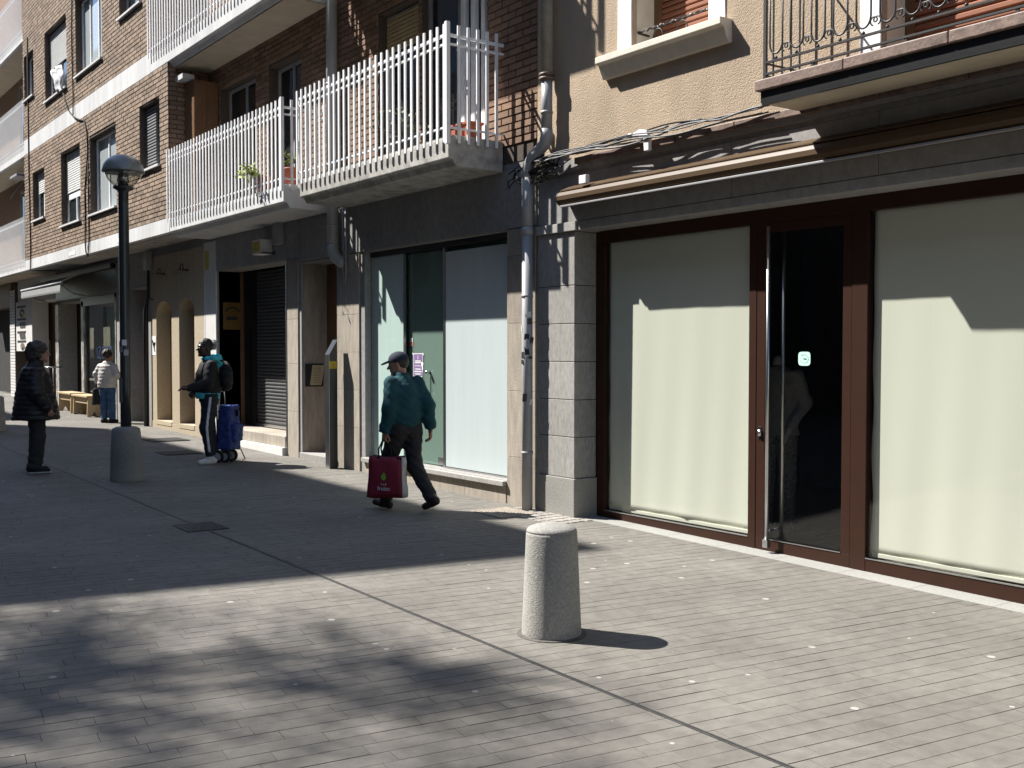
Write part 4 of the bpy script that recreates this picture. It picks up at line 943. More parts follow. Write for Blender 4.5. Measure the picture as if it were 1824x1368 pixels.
# ---- benches and scooter
def bench(y0, y1, label):
    z = gz((y0+y1)/2); t = empty('bench', (6.42, (y0+y1)/2, z), label, 'bench', 'wooden benches before the shop')
    box('seat', M['pine'], t, 6.24, 6.60, y0, y1, z+.42, z+.46, .005)
    for y in (y0+.06, y1-.1):
        P = [(6.26, z), (6.36, z), (6.42, z+.13), (6.48, z), (6.58, z), (6.56, z+.42), (6.28, z+.42)]; B().prism(P, 'y', y, y+.035).obj('leg', M['pine'], t)
    box('apron', M['pine'], t, 6.3, 6.33, y0+.1, y1-.1, z+.28, z+.42)
bench(25.5, 26.75, 'pale pine bench further from the lamp post by the dark doorway'); bench(24.1, 25.4, 'pale pine bench nearest the woman in the pale jacket')
def scooter():
    y = 27.45; z = gz(y); x = 6.45; t = empty('kick_scooter', (x, y, z), 'black kick scooter parked at the white marble jamb', 'scooter')
    box('deck', M['black'], t, x-.06, x+.06, y-.1, y+.5, z+.07, z+.1, .01)
    for yy in (y-.2, y+.55):
        B().lathe((0,0,0), [(.001, -.02), (.085, -.02), (.1, -.012), (.1, .012), (.085, .02), (.001, .02)], 20).obj('wheel', M['rubber'], t, True)
        o = t.children[-1]; o.matrix_basis = Matrix.Translation((x, yy, z+.1)) @ Matrix.Rotation(R(90), 4, 'Y')
    B().tube([(x, y+.55, z+.1), (x, y+.5, z+.3), (x, y+.44, z+1.0)], .018, 8).obj('stem', M['steel'], t, True); B().tube([(x-.2, y+.44, z+1.0), (x+.2, y+.44, z+1.0)], .016, 8).obj('handlebar', M['steel'], t, True)
scooter()
# ---- things on the balconies
def plant(name, label, c, r, n, m, pot=None, potm='terracotta', seed=1, droop=0):
    rd = random.Random(seed); t = empty(name, c, label, 'plant'); b = B(); st = B()
    for k in range(n):
        d = Vector((rd.gauss(0,1), rd.gauss(0,1), abs(rd.gauss(0,1)))).normalized(); L = r*rd.uniform(.4, 1); tip = Vector(c) + d*L - Vector((0,0,droop*L))
        if k % 4 == 0: st.tube([Vector(c), Vector(c)+d*L*.5+Vector((0,0,.02)), tip], .003, 4)
        u = Vector((rd.uniform(-1,1), rd.uniform(-1,1), rd.uniform(-1,1))).normalized(); v = u.orthogonal().normalized(); s = rd.uniform(.02, .045)
        b.add([tip-u*s, tip+v*s*.5, tip+u*s, tip-v*s*.5], [(0,1,2,3)])
    b.obj('leaves', M[m], t); st.obj('stems', M['bark'], t)
    if pot:
        x, y, z, pr_, ph = pot; B().lathe((x, y, z), [(pr_*.75, 0), (pr_, ph), (pr_*1.08, ph), (pr_*1.08, ph-.03)], 18).obj('pot', M[potm], t, True)
plant('trailing_plant', 'yellow-green plant pushing out between the left balcony bars', (5.92, 14.25, 4.08), .24, 130, 'leafy', (6.12, 14.25, 3.87, .11, .2), seed=2, droop=.3)
plant('potted_plant', 'red pot with a leafy plant at the right end of the left balcony', (6.3, 13.7, 4.2), .2, 90, 'leafy', (6.3, 13.7, 3.87, .14, .26), seed=3)
plant('potted_plant', 'dark twiggy plant behind the bars of the near balcony', (6.3, 10.8, 4.1), .38, 120, 'leaf', (6.3, 10.8, 3.87, .12, .22), 'castiron', seed=4)
t = empty('planter', (6.4, 9.58, 3.86), 'red rectangular planter at the right end of the near balcony', 'planter'); box('trough', M['terracotta'], t, 6.3, 6.48, 9.4, 9.78, 3.87, 4.03, .01); box('rim', M['terracotta'], t, 6.285, 6.495, 9.385, 9.795, 4.02, 4.05, .006)
t = empty('cabinet', (6.5, 17.6, 3.86), 'brown wooden cabinet at the left end of the left balcony', 'cabinet'); box('body', M['wood'], t, 6.27, 6.68, 17.45, 17.88, 3.87, 6.1, .006)
for x in (6.275, 6.48): box('door', M['wood'], t, x, x+.195, 17.435, 17.449, 3.95, 6.05, .004)
box('cover', M['band'], t, 6.12, 6.32, 17.55, 17.9, 6.12, 6.2)
def laundry():
    t = empty('laundry', (5.95, 24.9, 7.3), 'white cloth hanging over the sill of an upper window', 'laundry'); V = []; n = 10
    for i in range(n+1):
        for k in range(9):
            y = 24.6 + .7*i/n; V.append((5.93 + .05*math.sin(i*1.1+k*.6) + .02*k*.3, y + .03*math.sin(k*1.3), 7.82 - .065*k - .02*math.sin(i*2)))
    o = B().add(V, [(i*9+k, i*9+k+1, (i+1)*9+k+1, (i+1)*9+k) for i in range(n) for k in range(8)]).obj('cloth', M['white'], t, True); s_ = o.modifiers.new('s', 'SOLIDIFY'); s_.thickness = .01
laundry()

# ------------------------------------------------------------------ people: smooth volumes turned into one surface each
def smin(a, b, k):
    h = np.clip(.5 + .5*(b-a)/k, 0, 1); return b*(1-h) + a*h - k*h*(1-h)
def cap(P, a, b, ra, rb):
    a = np.array(a, float); b = np.array(b, float); pa = P - a; ba = b - a
    t = np.clip((pa @ ba)/(ba @ ba), 0, 1); return np.linalg.norm(pa - t[..., None]*ba, axis=-1) - (ra + (rb-ra)*t)
def ell(P, c, r):
    q = (P - np.array(c, float))/np.array(r, float); return (np.linalg.norm(q, axis=-1) - 1)*min(r)
def chain(P, pts, rs, k=.03):
    d = None
    for a, b, ra, rb in zip(pts, pts[1:], rs, rs[1:]):
        e = cap(P, a, b, ra, rb); d = e if d is None else smin(d, e, k)
    return d
def loft(P, rows):
    """stacked ellipses: rows of (z, cx, cy, rx, ry)"""
    rows = np.array(sorted(rows)); z = P[..., 2]
    cx, cy_, rx, ry = [np.interp(z, rows[:, 0], rows[:, i]) for i in (1, 2, 3, 4)]
    d = (np.sqrt(((P[..., 0]-cx)/rx)**2 + ((P[..., 1]-cy_)/ry)**2) - 1)*np.minimum(rx, ry)
    return np.maximum(d, np.maximum(z - rows[-1, 0], rows[0, 0] - z))
def wob(P, s, amp, seed=0):
    x, y, z = P[..., 0]*s, P[..., 1]*s, P[..., 2]*s
    return amp*(np.sin(x*1.3+z*.9+seed)*np.sin(y*1.1-z*1.7+seed*2) + .5*np.sin(x*2.9-y*2.3+seed)*np.sin(z*3.1+y+seed))
def surf(fn, lo, hi, h):
    lo = np.array(lo, float); hi = np.array(hi, float); n = np.maximum(4, np.ceil((hi-lo)/h).astype(int)+1)
    ax = [lo[i] + h*np.arange(n[i]) for i in range(3)]
    v = fn(np.stack(np.meshgrid(*ax, indexing='ij'), -1)); ins = v < 0
    cs = n - 1; acc = np.zeros((*cs, 3)); cnt = np.zeros(cs); quads = []
    idx = np.arange(np.prod(cs)).reshape(cs)
    for a in range(3):
        s0 = [slice(None)]*3; s1 = [slice(None)]*3; s0[a] = slice(0, -1); s1[a] = slice(1, None)
        va, vb = v[tuple(s0)], v[tuple(s1)]; I, J, K = np.nonzero(ins[tuple(s0)] != ins[tuple(s1)])
        e = np.stack([I, J, K], 1); t = va[I, J, K]/(va[I, J, K] - vb[I, J, K]); p = e.astype(float); p[:, a] += t
        b, c = (a+1) % 3, (a+2) % 3; ring = []
        ok = np.ones(len(e), bool)
        for db, dc in ((-1,-1), (0,-1), (0,0), (-1,0)):
            q = e.copy(); q[:, b] += db; q[:, c] += dc; good = np.all((q >= 0) & (q < cs), axis=1); ok &= good
            qq = q[good]; np.add.at(acc, tuple(qq.T), p[good]); np.add.at(cnt, tuple(qq.T), 1); ring.append(q)
        f = np.stack([idx[tuple(np.clip(q, 0, cs-1).T)] for q in ring], 1)
        flip = ~ins[tuple(s0)][I, J, K]; f[flip] = f[flip][:, ::-1]; quads.append(f[ok])
    use = cnt > 0; remap = -np.ones(np.prod(cs), int); remap[use.ravel()] = np.arange(use.sum())
    V = lo + h*(acc[use]/cnt[use][:, None]); F = remap[np.concatenate(quads)]
    return V, F
class Person:
    def __init__(s, loc, heading, label, cat='person', name='person'):
        s.o = Vector(loc); a = R(heading); s.f = Vector((math.cos(a), math.sin(a), 0)); s.r = Vector((math.sin(a), -math.cos(a), 0))
        s.t = empty(name, loc, label, cat)
    def W(s, p): return s.o + s.r*float(p[0]) + s.f*float(p[1]) + Vector((0, 0, float(p[2])))
    def part(s, name, m, pieces, parent=None):
        Vs, Fs, n = [], [], 0
        for fn, lo, hi, h in pieces:
            V, F = surf(fn, lo, hi, h); Vs.append(V); Fs.append(F+n); n += len(V)
        V = np.concatenate(Vs); F = np.concatenate(Fs)
        Wd = np.array(s.o)[None] + V[:, :1]*np.array(s.r) + V[:, 1:2]*np.array(s.f) + V[:, 2:]*np.array((0, 0, 1.))
        me = bpy.data.meshes.new(name); me.from_pydata(Wd.tolist(), [], F.tolist()); me.materials.append(M[m]); me.update()
        me.polygons.foreach_set('use_smooth', [True]*len(me.polygons)); return link(bpy.data.objects.new(name, me), parent or s.t)
def rot(P, c, yaw, pitch=0):
    """world-of-figure points into a frame at c turned by yaw (left positive) and pitched forward"""
    q = P - np.array(c, float); a = R(yaw); x = q[..., 0]*math.cos(a) + q[..., 1]*math.sin(a); y = -q[..., 0]*math.sin(a) + q[..., 1]*math.cos(a); z = q[..., 2]
    b = R(pitch); return np.stack([x, y*math.cos(b) - z*math.sin(b), y*math.sin(b) + z*math.cos(b)], -1)
def head_sdf(c, yaw, pitch=0, k=1.0):
    def f(P):
        q = rot(P, c, yaw, pitch)/k
        d = ell(q, (0, -.012, .03), (.074, .095, .098)); d = smin(d, ell(q, (0, .028, -.035), (.058, .066, .085)), .03)
        d = smin(d, cap(q, (0, .088, .012), (0, .112, -.022), .008, .014), .012); d = smin(d, ell(q, (0, .083, -.052), (.024, .014, .008)), .008)
        d = smin(d, ell(q, (0, .074, -.098), (.026, .022, .018)), .02); d = smin(d, ell(q, (0, .078, .03), (.05, .015, .012)), .015)
        for s in (-1, 1):
            d = smin(d, ell(q, (s*.074, -.012, -.008), (.012, .022, .033)), .008)
            d = np.maximum(d, -ell(q, (s*.03, .104, .004), (.018, .02, .011)))
            d = smin(d, ell(q, (s*.03, .080, .004), (.014, .013, .011)), .003)
        return d*k
    return f
def hand_sdf(w, dirn, palm_n, curl=.5, side=1, k=1.0):
    """w wrist, dirn fingers' direction, palm_n palm normal, side of the thumb"""
    w = np.array(w, float); u = np.array(dirn, float); u /= np.linalg.norm(u); n = np.array(palm_n, float); n -= u*(n @ u); n /= np.linalg.norm(n); s = np.cross(u, n)*side
    segs = []
    for i, (o, L) in enumerate(((-.03, .066), (-.010, .078), (.010, .074), (.03, .06))):
        a = w + (u*.085 + s*o)*k; a1 = a + (u*math.cos(curl*.6) + n*math.sin(curl*.6))*L*.5*k; a2 = a1 + (u*math.cos(curl*1.8) + n*math.sin(curl*1.8))*L*.5*k; segs.append((a, a1, a2))
    th = w + (u*.02 - s*.03)*k; t1 = th + (u*.035 - s*.022 + n*.012)*k; t2 = t1 + (u*.032 - s*.004 + n*.016)*k
    def f(P):
        d = cap(P, w - u*.05*k, w + u*.015*k, .027*k, .026*k)
        for o in (-.026, -.009, .009, .026): d = smin(d, cap(P, w + (u*.01 + s*o*.8)*k, w + (u*.085 + s*o)*k, .014*k, .0125*k), .012)
        for a, a1, a2 in segs: d = smin(d, np.minimum(cap(P, a, a1, .0098*k, .009*k), cap(P, a1, a2, .009*k, .0075*k)), .003)
        d = smin(d, np.minimum(cap(P, th, t1, .014*k, .011*k), cap(P, t1, t2, .011*k, .009*k)), .006); return d
    c = w + u*.07*k; return f, c - .14*k, c + .14*k
def box_of(pts, pad): a = np.array(pts, float); return a.min(0) - pad, a.max(0) + pad
def shoe_sdf(ankle, toe_dir, pitch=0, L=.27):
    """sole under the ankle; pitch > 0 lifts the heel"""
    a = np.array(ankle, float); t = np.array([toe_dir[0], toe_dir[1], 0.]); t /= np.linalg.norm(t); p = R(pitch)
    u = np.array([t[0]*math.cos(p), t[1]*math.cos(p), -math.sin(p)]); up = np.array([t[0]*math.sin(p), t[1]*math.sin(p), math.cos(p)])
    h = a - up*.055 - u*.055; toe = h + u*(L-.075)
    def f(P):
        d = cap(P, h, h + u*(L*.35), .037, .036); d = smin(d, cap(P, h + u*(L*.3), toe, .042, .038), .03)
        d = smin(d, cap(P, h + up*.02, a + up*.015, .038, .042), .03)
        return np.maximum(d, -((P - (h - up*.032)) @ up))
    return f, *box_of([a, h, toe], .1)

# ---- man walking away with the bag
def man():
    p = Person((5.55, 9.44, gz(9.44)), 96, 'man in teal fleece and dark cap walking away with a burgundy bag')
    hL, hR, kL, kR, aL, aR = (-.085, .0, .84), (.085, -.01, .84), (-.10, .17, .47), (.10, -.02, .46), (-.10, .20, .105), (.11, -.30, .15)
    sL, sR, eL, eR, wL, wR = (-.15, .03, 1.30), (.15, .0, 1.30), (-.205, -.02, 1.06), (.215, -.10, 1.07), (-.22, .04, .815), (.25, -.10, .835)
    hc = (-.01, .10, 1.485); yaw, pit = 38, 10
    hfL, l0, l1 = hand_sdf(wL, (.0, .12, -1), (1, 0, 0), 1.35, -1); hfR, r0, r1 = hand_sdf(wR, (-.05, -.02, -1), (-1, .3, 0), .6, 1)
    def inner(P):
        d = loft(P, [(.8, 0, 0, .13, .09), (1.0, 0, .02, .12, .09), (1.25, 0, .03, .14, .09), (1.33, 0, .03, .1, .07)])
        d = smin(d, chain(P, [hL, kL, aL], [.07, .05, .04]), .04); d = smin(d, chain(P, [hR, kR, aR], [.07, .05, .04]), .04)
        d = smin(d, chain(P, [sL, eL, wL], [.045, .038, .03]), .04); d = smin(d, chain(P, [sR, eR, wR], [.045, .038, .03]), .04)
        return smin(d, cap(P, (0, .03, 1.28), (0, .07, 1.42), .06, .056), .05)
    p.part('body', 'skin', [(inner, (-.4, -.45, .05), (.4, .4, 1.46), .018), (lambda P: smin(head_sdf(hc, yaw, pit)(P), cap(P, (0, .05, 1.34), (-.005, .085, 1.44), .056, .055), .03), (-.16, -.06, 1.33), (.16, .28, 1.66), .0065),
                            (hfL, l0, l1, .005), (hfR, r0, r1, .005)])
    def hair(P):
        q = rot(P, hc, yaw, pit); d = ell(q, (0, -.022, .022), (.079, .094, .09)); return np.maximum(np.maximum(d, q[..., 1] - .02), -(q[..., 2] + .075))
    p.part('hair', 'greyhair', [(hair, (-.16, -.06, 1.36), (.16, .25, 1.62), .007)])
    def capf(P):
        q = rot(P, hc, yaw, pit); d = ell(q, (0, -.012, .05), (.086, .107, .085)); d = np.maximum(d, .035 - q[..., 2])
        br = np.maximum(ell(q, (0, .105, .040), (.072, .075, .05)), np.abs(q[..., 2] - (.046 - (q[..., 1]-.1)*.25)) - .006); br = np.maximum(br, .06 - q[..., 1]); return np.minimum(d, br)
    p.part('cap', 'navy', [(capf, (-.25, -.08, 1.46), (.2, .32, 1.68), .006)])
    def jacket(P):
        d = loft(P, [(.85, 0, .0, .155, .122), (.87, 0, .0, .16, .128), (.9, 0, .0, .178, .145), (1.05, 0, .01, .18, .14), (1.2, 0, .015, .185, .135), (1.28, 0, .02, .155, .112), (1.335, 0, .035, .105, .09), (1.375, 0, .05, .078, .076), (1.41, 0, .06, .076, .074)])
        for s_, e_, w_ in ((sL, eL, wL), (sR, eR, wR)): d = smin(d, chain(P, [s_, e_, w_], [.075, .07, .058], .05), .05)
        for e_, w_ in ((eL, wL), (eR, wR)):
            e = np.array(e_); w__ = np.array(w_); u = (w__-e)/np.linalg.norm(w__-e); d = np.minimum(d, smin(d, cap(P, w__-u*.06, w__-u*.02, .066, .060), .02)); d = np.maximum(d, (P-(w__-u*.0)) @ u - .012 - 5*np.maximum(0, np.linalg.norm(P-w__, axis=-1)-.1))
        d = np.where((P[..., 2] < .87) & (P[..., 2] > .83) & (np.abs(P[..., 0]) < .19), d + .012*np.cos((P[..., 2]-.85)*80), d)
        return d + wob(P, 26, .004, 1) + wob(P, 11, .004, 3)
    p.part('jacket', 'teal', [(jacket, (-.4, -.32, .74), (.42, .3, 1.44), .011)])
    def trs(P):
        d = loft(P, [(.80, 0, 0, .15, .115), (.88, 0, 0, .15, .115)]); d = smin(d, chain(P, [hL, kL, (aL[0], aL[1]-.005, aL[2]-.01)], [.105, .078, .066], .05), .05); d = smin(d, chain(P, [hR, kR, (aR[0], aR[1]+.0, aR[2]-.01)], [.105, .078, .066], .05), .05)
        return d + wob(P, 26, .006, 2) + .004*np.sin(P[..., 2]*60 + P[..., 0]*30)*np.exp(-((P[..., 2]-.2)/.12)**2)
    p.part('trousers', 'trouser', [(trs, (-.3, -.46, .07), (.3, .36, .95), .011)])
    for a, td, pc in ((aL, (-.15, 1), -6), (aR, (.05, 1), 20)):
        p.part('shoe', 'shoe', [(lambda P, f=shoe_sdf(a, td, pc)[0]: f(P), *shoe_sdf(a, td, pc)[1:], .008)])
    return p
mn = man()
def shopping_bag():
    hand = mn.W((-.22, .05, .735)); c = Vector((hand.x+.03, hand.y-.005, 0)); ax = Vector((.62, -.785, 0)).normalized(); an = Vector((-ax.y, ax.x, 0)) * -1
    if an.dot(Vector((-1, -1, 0))) < 0: an = -an
    z0, z1 = .17, .575; t = empty('shopping_bag', (c.x, c.y, z0), 'burgundy shopping bag with lime leaf mark and white side held by the man', 'bag')
    def pan(sgn, nm, m):  # front / back faces bulge a little
        V = []; n = 8
        for i in range(n+1):
            for k in range(n+1):
                u, v = i/n*2-1, k/n; wd = .19*(1-.10*v); th = (.075*(1-.35*v) + .02*(1-u*u)*math.sin(v*3))*sgn
                V.append(c + ax*wd*u + an*(th + .006*math.sin(u*5+v*7)) + Vector((0, 0, z0 + (z1-z0)*v + .012*math.sin(u*3)*(1-v) + .01*abs(u)*(v > .99))))
        return B().add(V, [(i*(n+1)+k, (i+1)*(n+1)+k, (i+1)*(n+1)+k+1, i*(n+1)+k+1) for i in range(n) for k in range(n)]).obj(nm, M[m], t, True)
    for sg in (1, -1):
        o = pan(sg, 'panel', 'burgundy'); s_ = o.modifiers.new('s', 'SOLIDIFY'); s_.thickness = .004
    for sg in (1, -1):
        V = []; n = 8
        for k in range(n+1):
            v = k/n; wd = .19*(1-.10*v)
            for q in (-1, -.4, .4, 1):
                V.append(c + ax*sg*(wd + (.012*math.sin(v*9) if abs(q) < 1 else 0) + (.012 if abs(q) < 1 else 0)) + an*q*.075*(1-.35*v) + Vector((0, 0, z0 + (z1-z0)*v)))
        o = B().add(V, [(k*4+j, k*4+j+1, (k+1)*4+j+1, (k+1)*4+j) for k in range(n) for j in range(3)]).obj('gusset', M['gusset'], t, True); s_ = o.modifiers.new('s', 'SOLIDIFY'); s_.thickness = .004
    B().obox(c + Vector((0, 0, z0+.005)), ax, an, (0, 0, 1), .188, .073, .005).obj('bottom', M['burgundy'], t)
    B().obox(c + Vector((0, 0, z1-.012)), ax, an, (0, 0, 1), .172, .053, .012).obj('top_trim', M['blackcloth'], t)
    for sg in (1, -1):
        P = [c + ax*.07*s + an*sg*.05 + Vector((0, 0, z1-.02)) for s in (-1, 1)]; top = hand + an*sg*.008 + Vector((0, 0, -.0))
        B().tube([P[0], P[0]*.5+top*.5 - ax*.03, top - ax*.012, top + ax*.012, P[1]*.5+top*.5 + ax*.03, P[1]], .008, 6).obj('handle', M['blackcloth'], t, True)
    F = an*(.099); X = (ax if ax.dot(Vector((1, -.73, 0))) > 0 else -ax)
    L = [(0, .035), (.012, .02), (.024, .0), (.026, -.02), (.015, -.038), (0, -.045), (-.018, -.038), (-.028, -.018), (-.026, .002), (-.014, .012), (-.006, .03), (-.003, .012)]
    b = B(); cc = c + F + X*.0 + Vector((0, 0, z0+.22)); b.add([cc + X*u + Vector((0, 0, v)) for u, v in L], [tuple(range(len(L)))]); o = b.obj('leaf_mark', M['lime'], t); s_ = o.modifiers.new('s', 'SOLIDIFY'); s_.thickness = .002; s_.offset = 0
    text('fruizo', .058, c + F*1.02 - X*.0 + Vector((0, 0, z0+.075)), M['paper'], t, facing=(X, Vector((0, 0, 1)), an)); text('b a &', .028, c + F*1.01 + Vector((0, 0, z0+.128)), M['paper'], t, facing=(X, Vector((0, 0, 1)), an))
shopping_bag()

# ---- woman in the black puffer coat
def puffer_woman():
    p = Person((3.17, 14.67, gz(14.67)), -8, 'woman in black quilted coat standing in the shade at the left')
    hc = (0, .06, 1.53); yaw = 0
    def inner(P):
        d = loft(P, [(.75, 0, 0, .14, .1), (1.3, 0, 0, .14, .1), (1.38, 0, .0, .09, .07)])
        for s in (-1, 1): d = smin(d, chain(P, [(s*.09, 0, .8), (s*.1, .02, .46), (s*.1, 0, .1)], [.07, .05, .04]), .04)
        return smin(d, cap(P, (0, 0, 1.3), (0, .02, 1.45), .062, .058), .05)
    hf, l0, l1 = hand_sdf((.25, .12, .84), (0, .5, -1), (-1, 0, 0), .8, 1); hf2, m0, m1 = hand_sdf((-.25, .12, .84), (0, .5, -1), (1, 0, 0), .8, -1)
    p.part('body', 'skin', [(inner, (-.3, -.3, .05), (.3, .3, 1.5), .018), (lambda P: smin(head_sdf(hc, yaw)(P), cap(P, (0, .0, 1.37), (0, .03, 1.47), .062, .058), .03), (-.15, -.12, 1.36), (.15, .24, 1.68), .0065), (hf, l0, l1, .006), (hf2, m0, m1, .006)])
    for s in (-1, 1): B().lathe(p.W((s*.031, .149, 1.534)), [(.001, -.009), (.008, -.005), (.008, .005), (.001, .009)], 8).obj('eye', M['ink'], p.t, True)
    def hair(P):
        q = rot(P, hc, yaw); d = smin(ell(q, (0, -.035, .05), (.105, .125, .1)), ell(q, (0, -.085, -.035), (.095, .08, .095)), .04); d = np.maximum(d, -smin(ell(q, (0, .125, -.045), (.095, .095, .115)), ell(q, (.0, .06, -.07), (.13, .06, .06)), .02))
        rc = np.random.default_rng(5)
        for _ in range(90):
            v = rc.normal(size=3); v /= np.linalg.norm(v); c_ = np.array((0, -.04, .03)) + v*np.array((.1, .115, .11))
            if c_[1] > .045 - (.03 if c_[2] < .06 else -.03) or c_[2] < -.1: continue
            d = smin(d, np.linalg.norm(q - c_, axis=-1) - rc.uniform(.02, .036), .006)
        return d + wob(P, 120, .004, 1)
    p.part('hair', 'greyhair', [(hair, (-.16, -.2, 1.36), (.16, .2, 1.72), .007)])
    def coat(P):
        z = P[..., 2]
        d = loft(P, [(.685, 0, 0, .285, .285), (.75, 0, 0, .285, .275), (.9, 0, .0, .265, .25), (1.1, 0, .0, .235, .215), (1.25, 0, -.01, .205, .17), (1.34, 0, -.015, .16, .125), (1.39, 0, 0, .1, .095), (1.44, 0, .01, .088, .085)])
        for s in (-1, 1): d = smin(d, chain(P, [(s*.19, -.01, 1.28), (s*.27, -.02, 1.05), (s*.26, .1, .86)], [.085, .085, .07], .05), .04)
        return d - .010*np.abs(np.sin(z*math.pi/.062))**.6 + wob(P, 16, .006, 4)
    p.part('coat', 'puffer', [(coat, (-.42, -.36, .66), (.42, .36, 1.47), .0105)])
    def trs(P):
        d = None
        for s in (-1, 1):
            e = chain(P, [(s*.085, 0, .82), (s*.095, .02, .46), (s*.09, -.02, .085)], [.11, .085, .085], .04); d = e if d is None else smin(d, e, .03)
        return d + wob(P, 24, .006, 2) + .005*np.sin(P[..., 2]*70 + P[..., 1]*20)*np.exp(-((P[..., 2]-.14)/.1)**2)
    p.part('trousers', 'trouser', [(trs, (-.26, -.2, .06), (.26, .2, .9), .011)])
    for s in (-1, 1):
        a = (s*.09, -.02, .09); f, lo, hi = shoe_sdf(a, (.1*s, 1), 0, .27); p.part('shoe', 'blackcloth', [(f, lo, hi, .008)])
        p.part('sole', 'gusset', [(lambda P, a=a, s=s: np.maximum(np.maximum(cap(P, (a[0], a[1]-.05, .018), (a[0]+.02*s, a[1]+.15, .018), .045, .042), P[..., 2]-.02), .002-P[..., 2]), (a[0]-.1, a[1]-.15, -.01), (a[0]+.1, a[1]+.25, .05), .007)])
puffer_woman()

# ---- woman with cyan hood, backpack
def hood_woman():
    p = Person((5.37, 14.47, gz(14.47)), 172, 'woman in black jacket with cyan hood reaching out one hand')
    hc = (0, .05, 1.60); yaw = 12
    sL, eL, wL = (-.17, 0, 1.36), (-.22, .05, 1.13), (-.17, .29, 1.06); sR, eR, wR = (.17, 0, 1.36), (.21, .0, 1.12), (.17, .15, 1.02)
    hfL, l0, l1 = hand_sdf(wL, (.1, 1, .02), (0, 0, -1), .5, 1); hfR, r0, r1 = hand_sdf(wR, (0, .6, -.8), (-1, 0, 0), .8, 1)
    legs = {-1: [(-.085, 0, .92), (-.1, .06, .5), (-.09, .01, .1)], 1: [(.085, -.02, .92), (.095, -.02, .5), (.09, -.10, .1)]}
    def inner(P):
        d = loft(P, [(.9, 0, 0, .12, .09), (1.3, 0, 0, .13, .09), (1.42, 0, 0, .09, .06)])
        for L in legs.values(): d = smin(d, chain(P, L, [.065, .045, .036]), .04)
        for c in ((sL, eL, wL), (sR, eR, wR)): d = smin(d, chain(P, c, [.045, .036, .028]), .03)
        return smin(d, cap(P, (0, 0, 1.38), (0, .02, 1.52), .052, .05), .05)
    p.part('body', 'darkskin', [(inner, (-.34, -.3, .04), (.34, .42, 1.56), .016), (lambda P: smin(head_sdf(hc, yaw)(P), cap(P, (0, 0, 1.44), (0, .02, 1.54), .052, .05), .03), (-.15, -.12, 1.43), (.15, .24, 1.76), .0065), (hfL, l0, l1, .005), (hfR, r0, r1, .006)])
    for s in (-1, 1):
        e = rot(np.array([[0, 0, 0]]), (0, 0, 0), -yaw); q = rot(np.array([[s*.031, .09, .004]]), (0, 0, 0), -yaw)[0]; B().lathe(p.W((hc[0]+q[0], hc[1]+q[1], hc[2]+.004)), [(.001, -.009), (.008, -.005), (.008, .005), (.001, .009)], 8).obj('eye', M['paper'], p.t, True)
    def hair(P):
        q = rot(P, hc, yaw); d = ell(q, (0, -.022, .04), (.082, .103, .1)); d = np.maximum(d, -ell(q, (0, .115, -.03), (.1, .095, .1))); return np.maximum(d, -(q[..., 2]+.055)) + wob(P, 80, .003)
    p.part('hair', 'hair', [(hair, (-.15, -.14, 1.5), (.15, .2, 1.78), .007)])
    def bun(P): q = rot(P, hc, yaw); return ell(q, (0, -.125, .045), (.066, .06, .07)) + wob(P, 60, .008)
    p.part('hair_wrap', 'scarf', [(bun, (-.15, -.22, 1.54), (.15, .02, 1.75), .007)])
    def hood(P): 
        d = chain(P, [(-.085, .05, 1.455), (-.11, -.04, 1.465), (-.06, -.12, 1.46), (.06, -.12, 1.46), (.11, -.04, 1.465), (.085, .05, 1.455)], [.03, .04, .05, .05, .04, .03], .03); d = smin(d, chain(P, [(-.05, -.13, 1.43), (0, -.15, 1.38), (.05, -.13, 1.43)], [.04, .05, .04], .03), .03); return d + wob(P, 40, .006)
    p.part('hood', 'cyan', [(hood, (-.2, -.25, 1.3), (.2, .12, 1.54), .008)])
    def shirt(P): return loft(P, [(.905, 0, .01, .178, .16), (.96, 0, .01, .182, .165), (1.06, 0, .01, .17, .15)]) + wob(P, 25, .004)
    p.part('shirt_hem', 'cyan', [(shirt, (-.25, -.22, .88), (.25, .24, 1.08), .01)])
    def jacket(P):
        d = loft(P, [(.97, 0, .0, .17, .145), (.99, 0, .0, .19, .17), (1.08, 0, .01, .19, .17), (1.25, 0, .02, .19, .155), (1.36, 0, .0, .165, .12), (1.42, 0, 0, .11, .085), (1.455, 0, .01, .085, .075)])
        for c in ((sL, eL, wL), (sR, eR, wR)): d = smin(d, chain(P, c, [.08, .066, .05], .04), .04)
        return d + wob(P, 24, .003, 3)
    p.part('jacket', 'blackcloth', [(jacket, (-.36, -.24, .93), (.36, .38, 1.48), .0105)])
    p.part('glove', 'blackcloth', [(lambda P: cap(P, (-.168, .30, 1.06), (-.155, .37, 1.06), .032, .03), (-.26, .2, .98), (-.08, .44, 1.14), .007)])
    def trs(P):
        d = loft(P, [(.86, 0, 0, .155, .13), (.95, 0, 0, .155, .13)])
        for L in legs.values(): d = smin(d, chain(P, [L[0], L[1], (L[2][0], L[2][1], .15)], [.115, .082, .062], .05), .04)
        return d + wob(P, 24, .005, 5)
    p.part('trousers', 'track', [(trs, (-.28, -.28, .1), (.28, .26, .99), .011)])
    st = lambda P: np.maximum(trs(P) - .003, np.maximum(np.maximum(np.abs(P[..., 1] - np.interp(P[..., 2], [.1, .5, .92], [.02, .07, .02])) - .018, P[..., 0] + .1), np.maximum(.17 - P[..., 2], P[..., 2] - .93)))
    p.part('stripe', 'stripe', [(st, (-.28, -.1, .15), (-.08, .2, .96), .007)])
    for s, L in legs.items():
        f, lo, hi = shoe_sdf((L[2][0], L[2][1], .085), (.1*s, 1), 0, .26); p.part('shoe', 'whiteshoe', [(f, lo, hi, .008)])
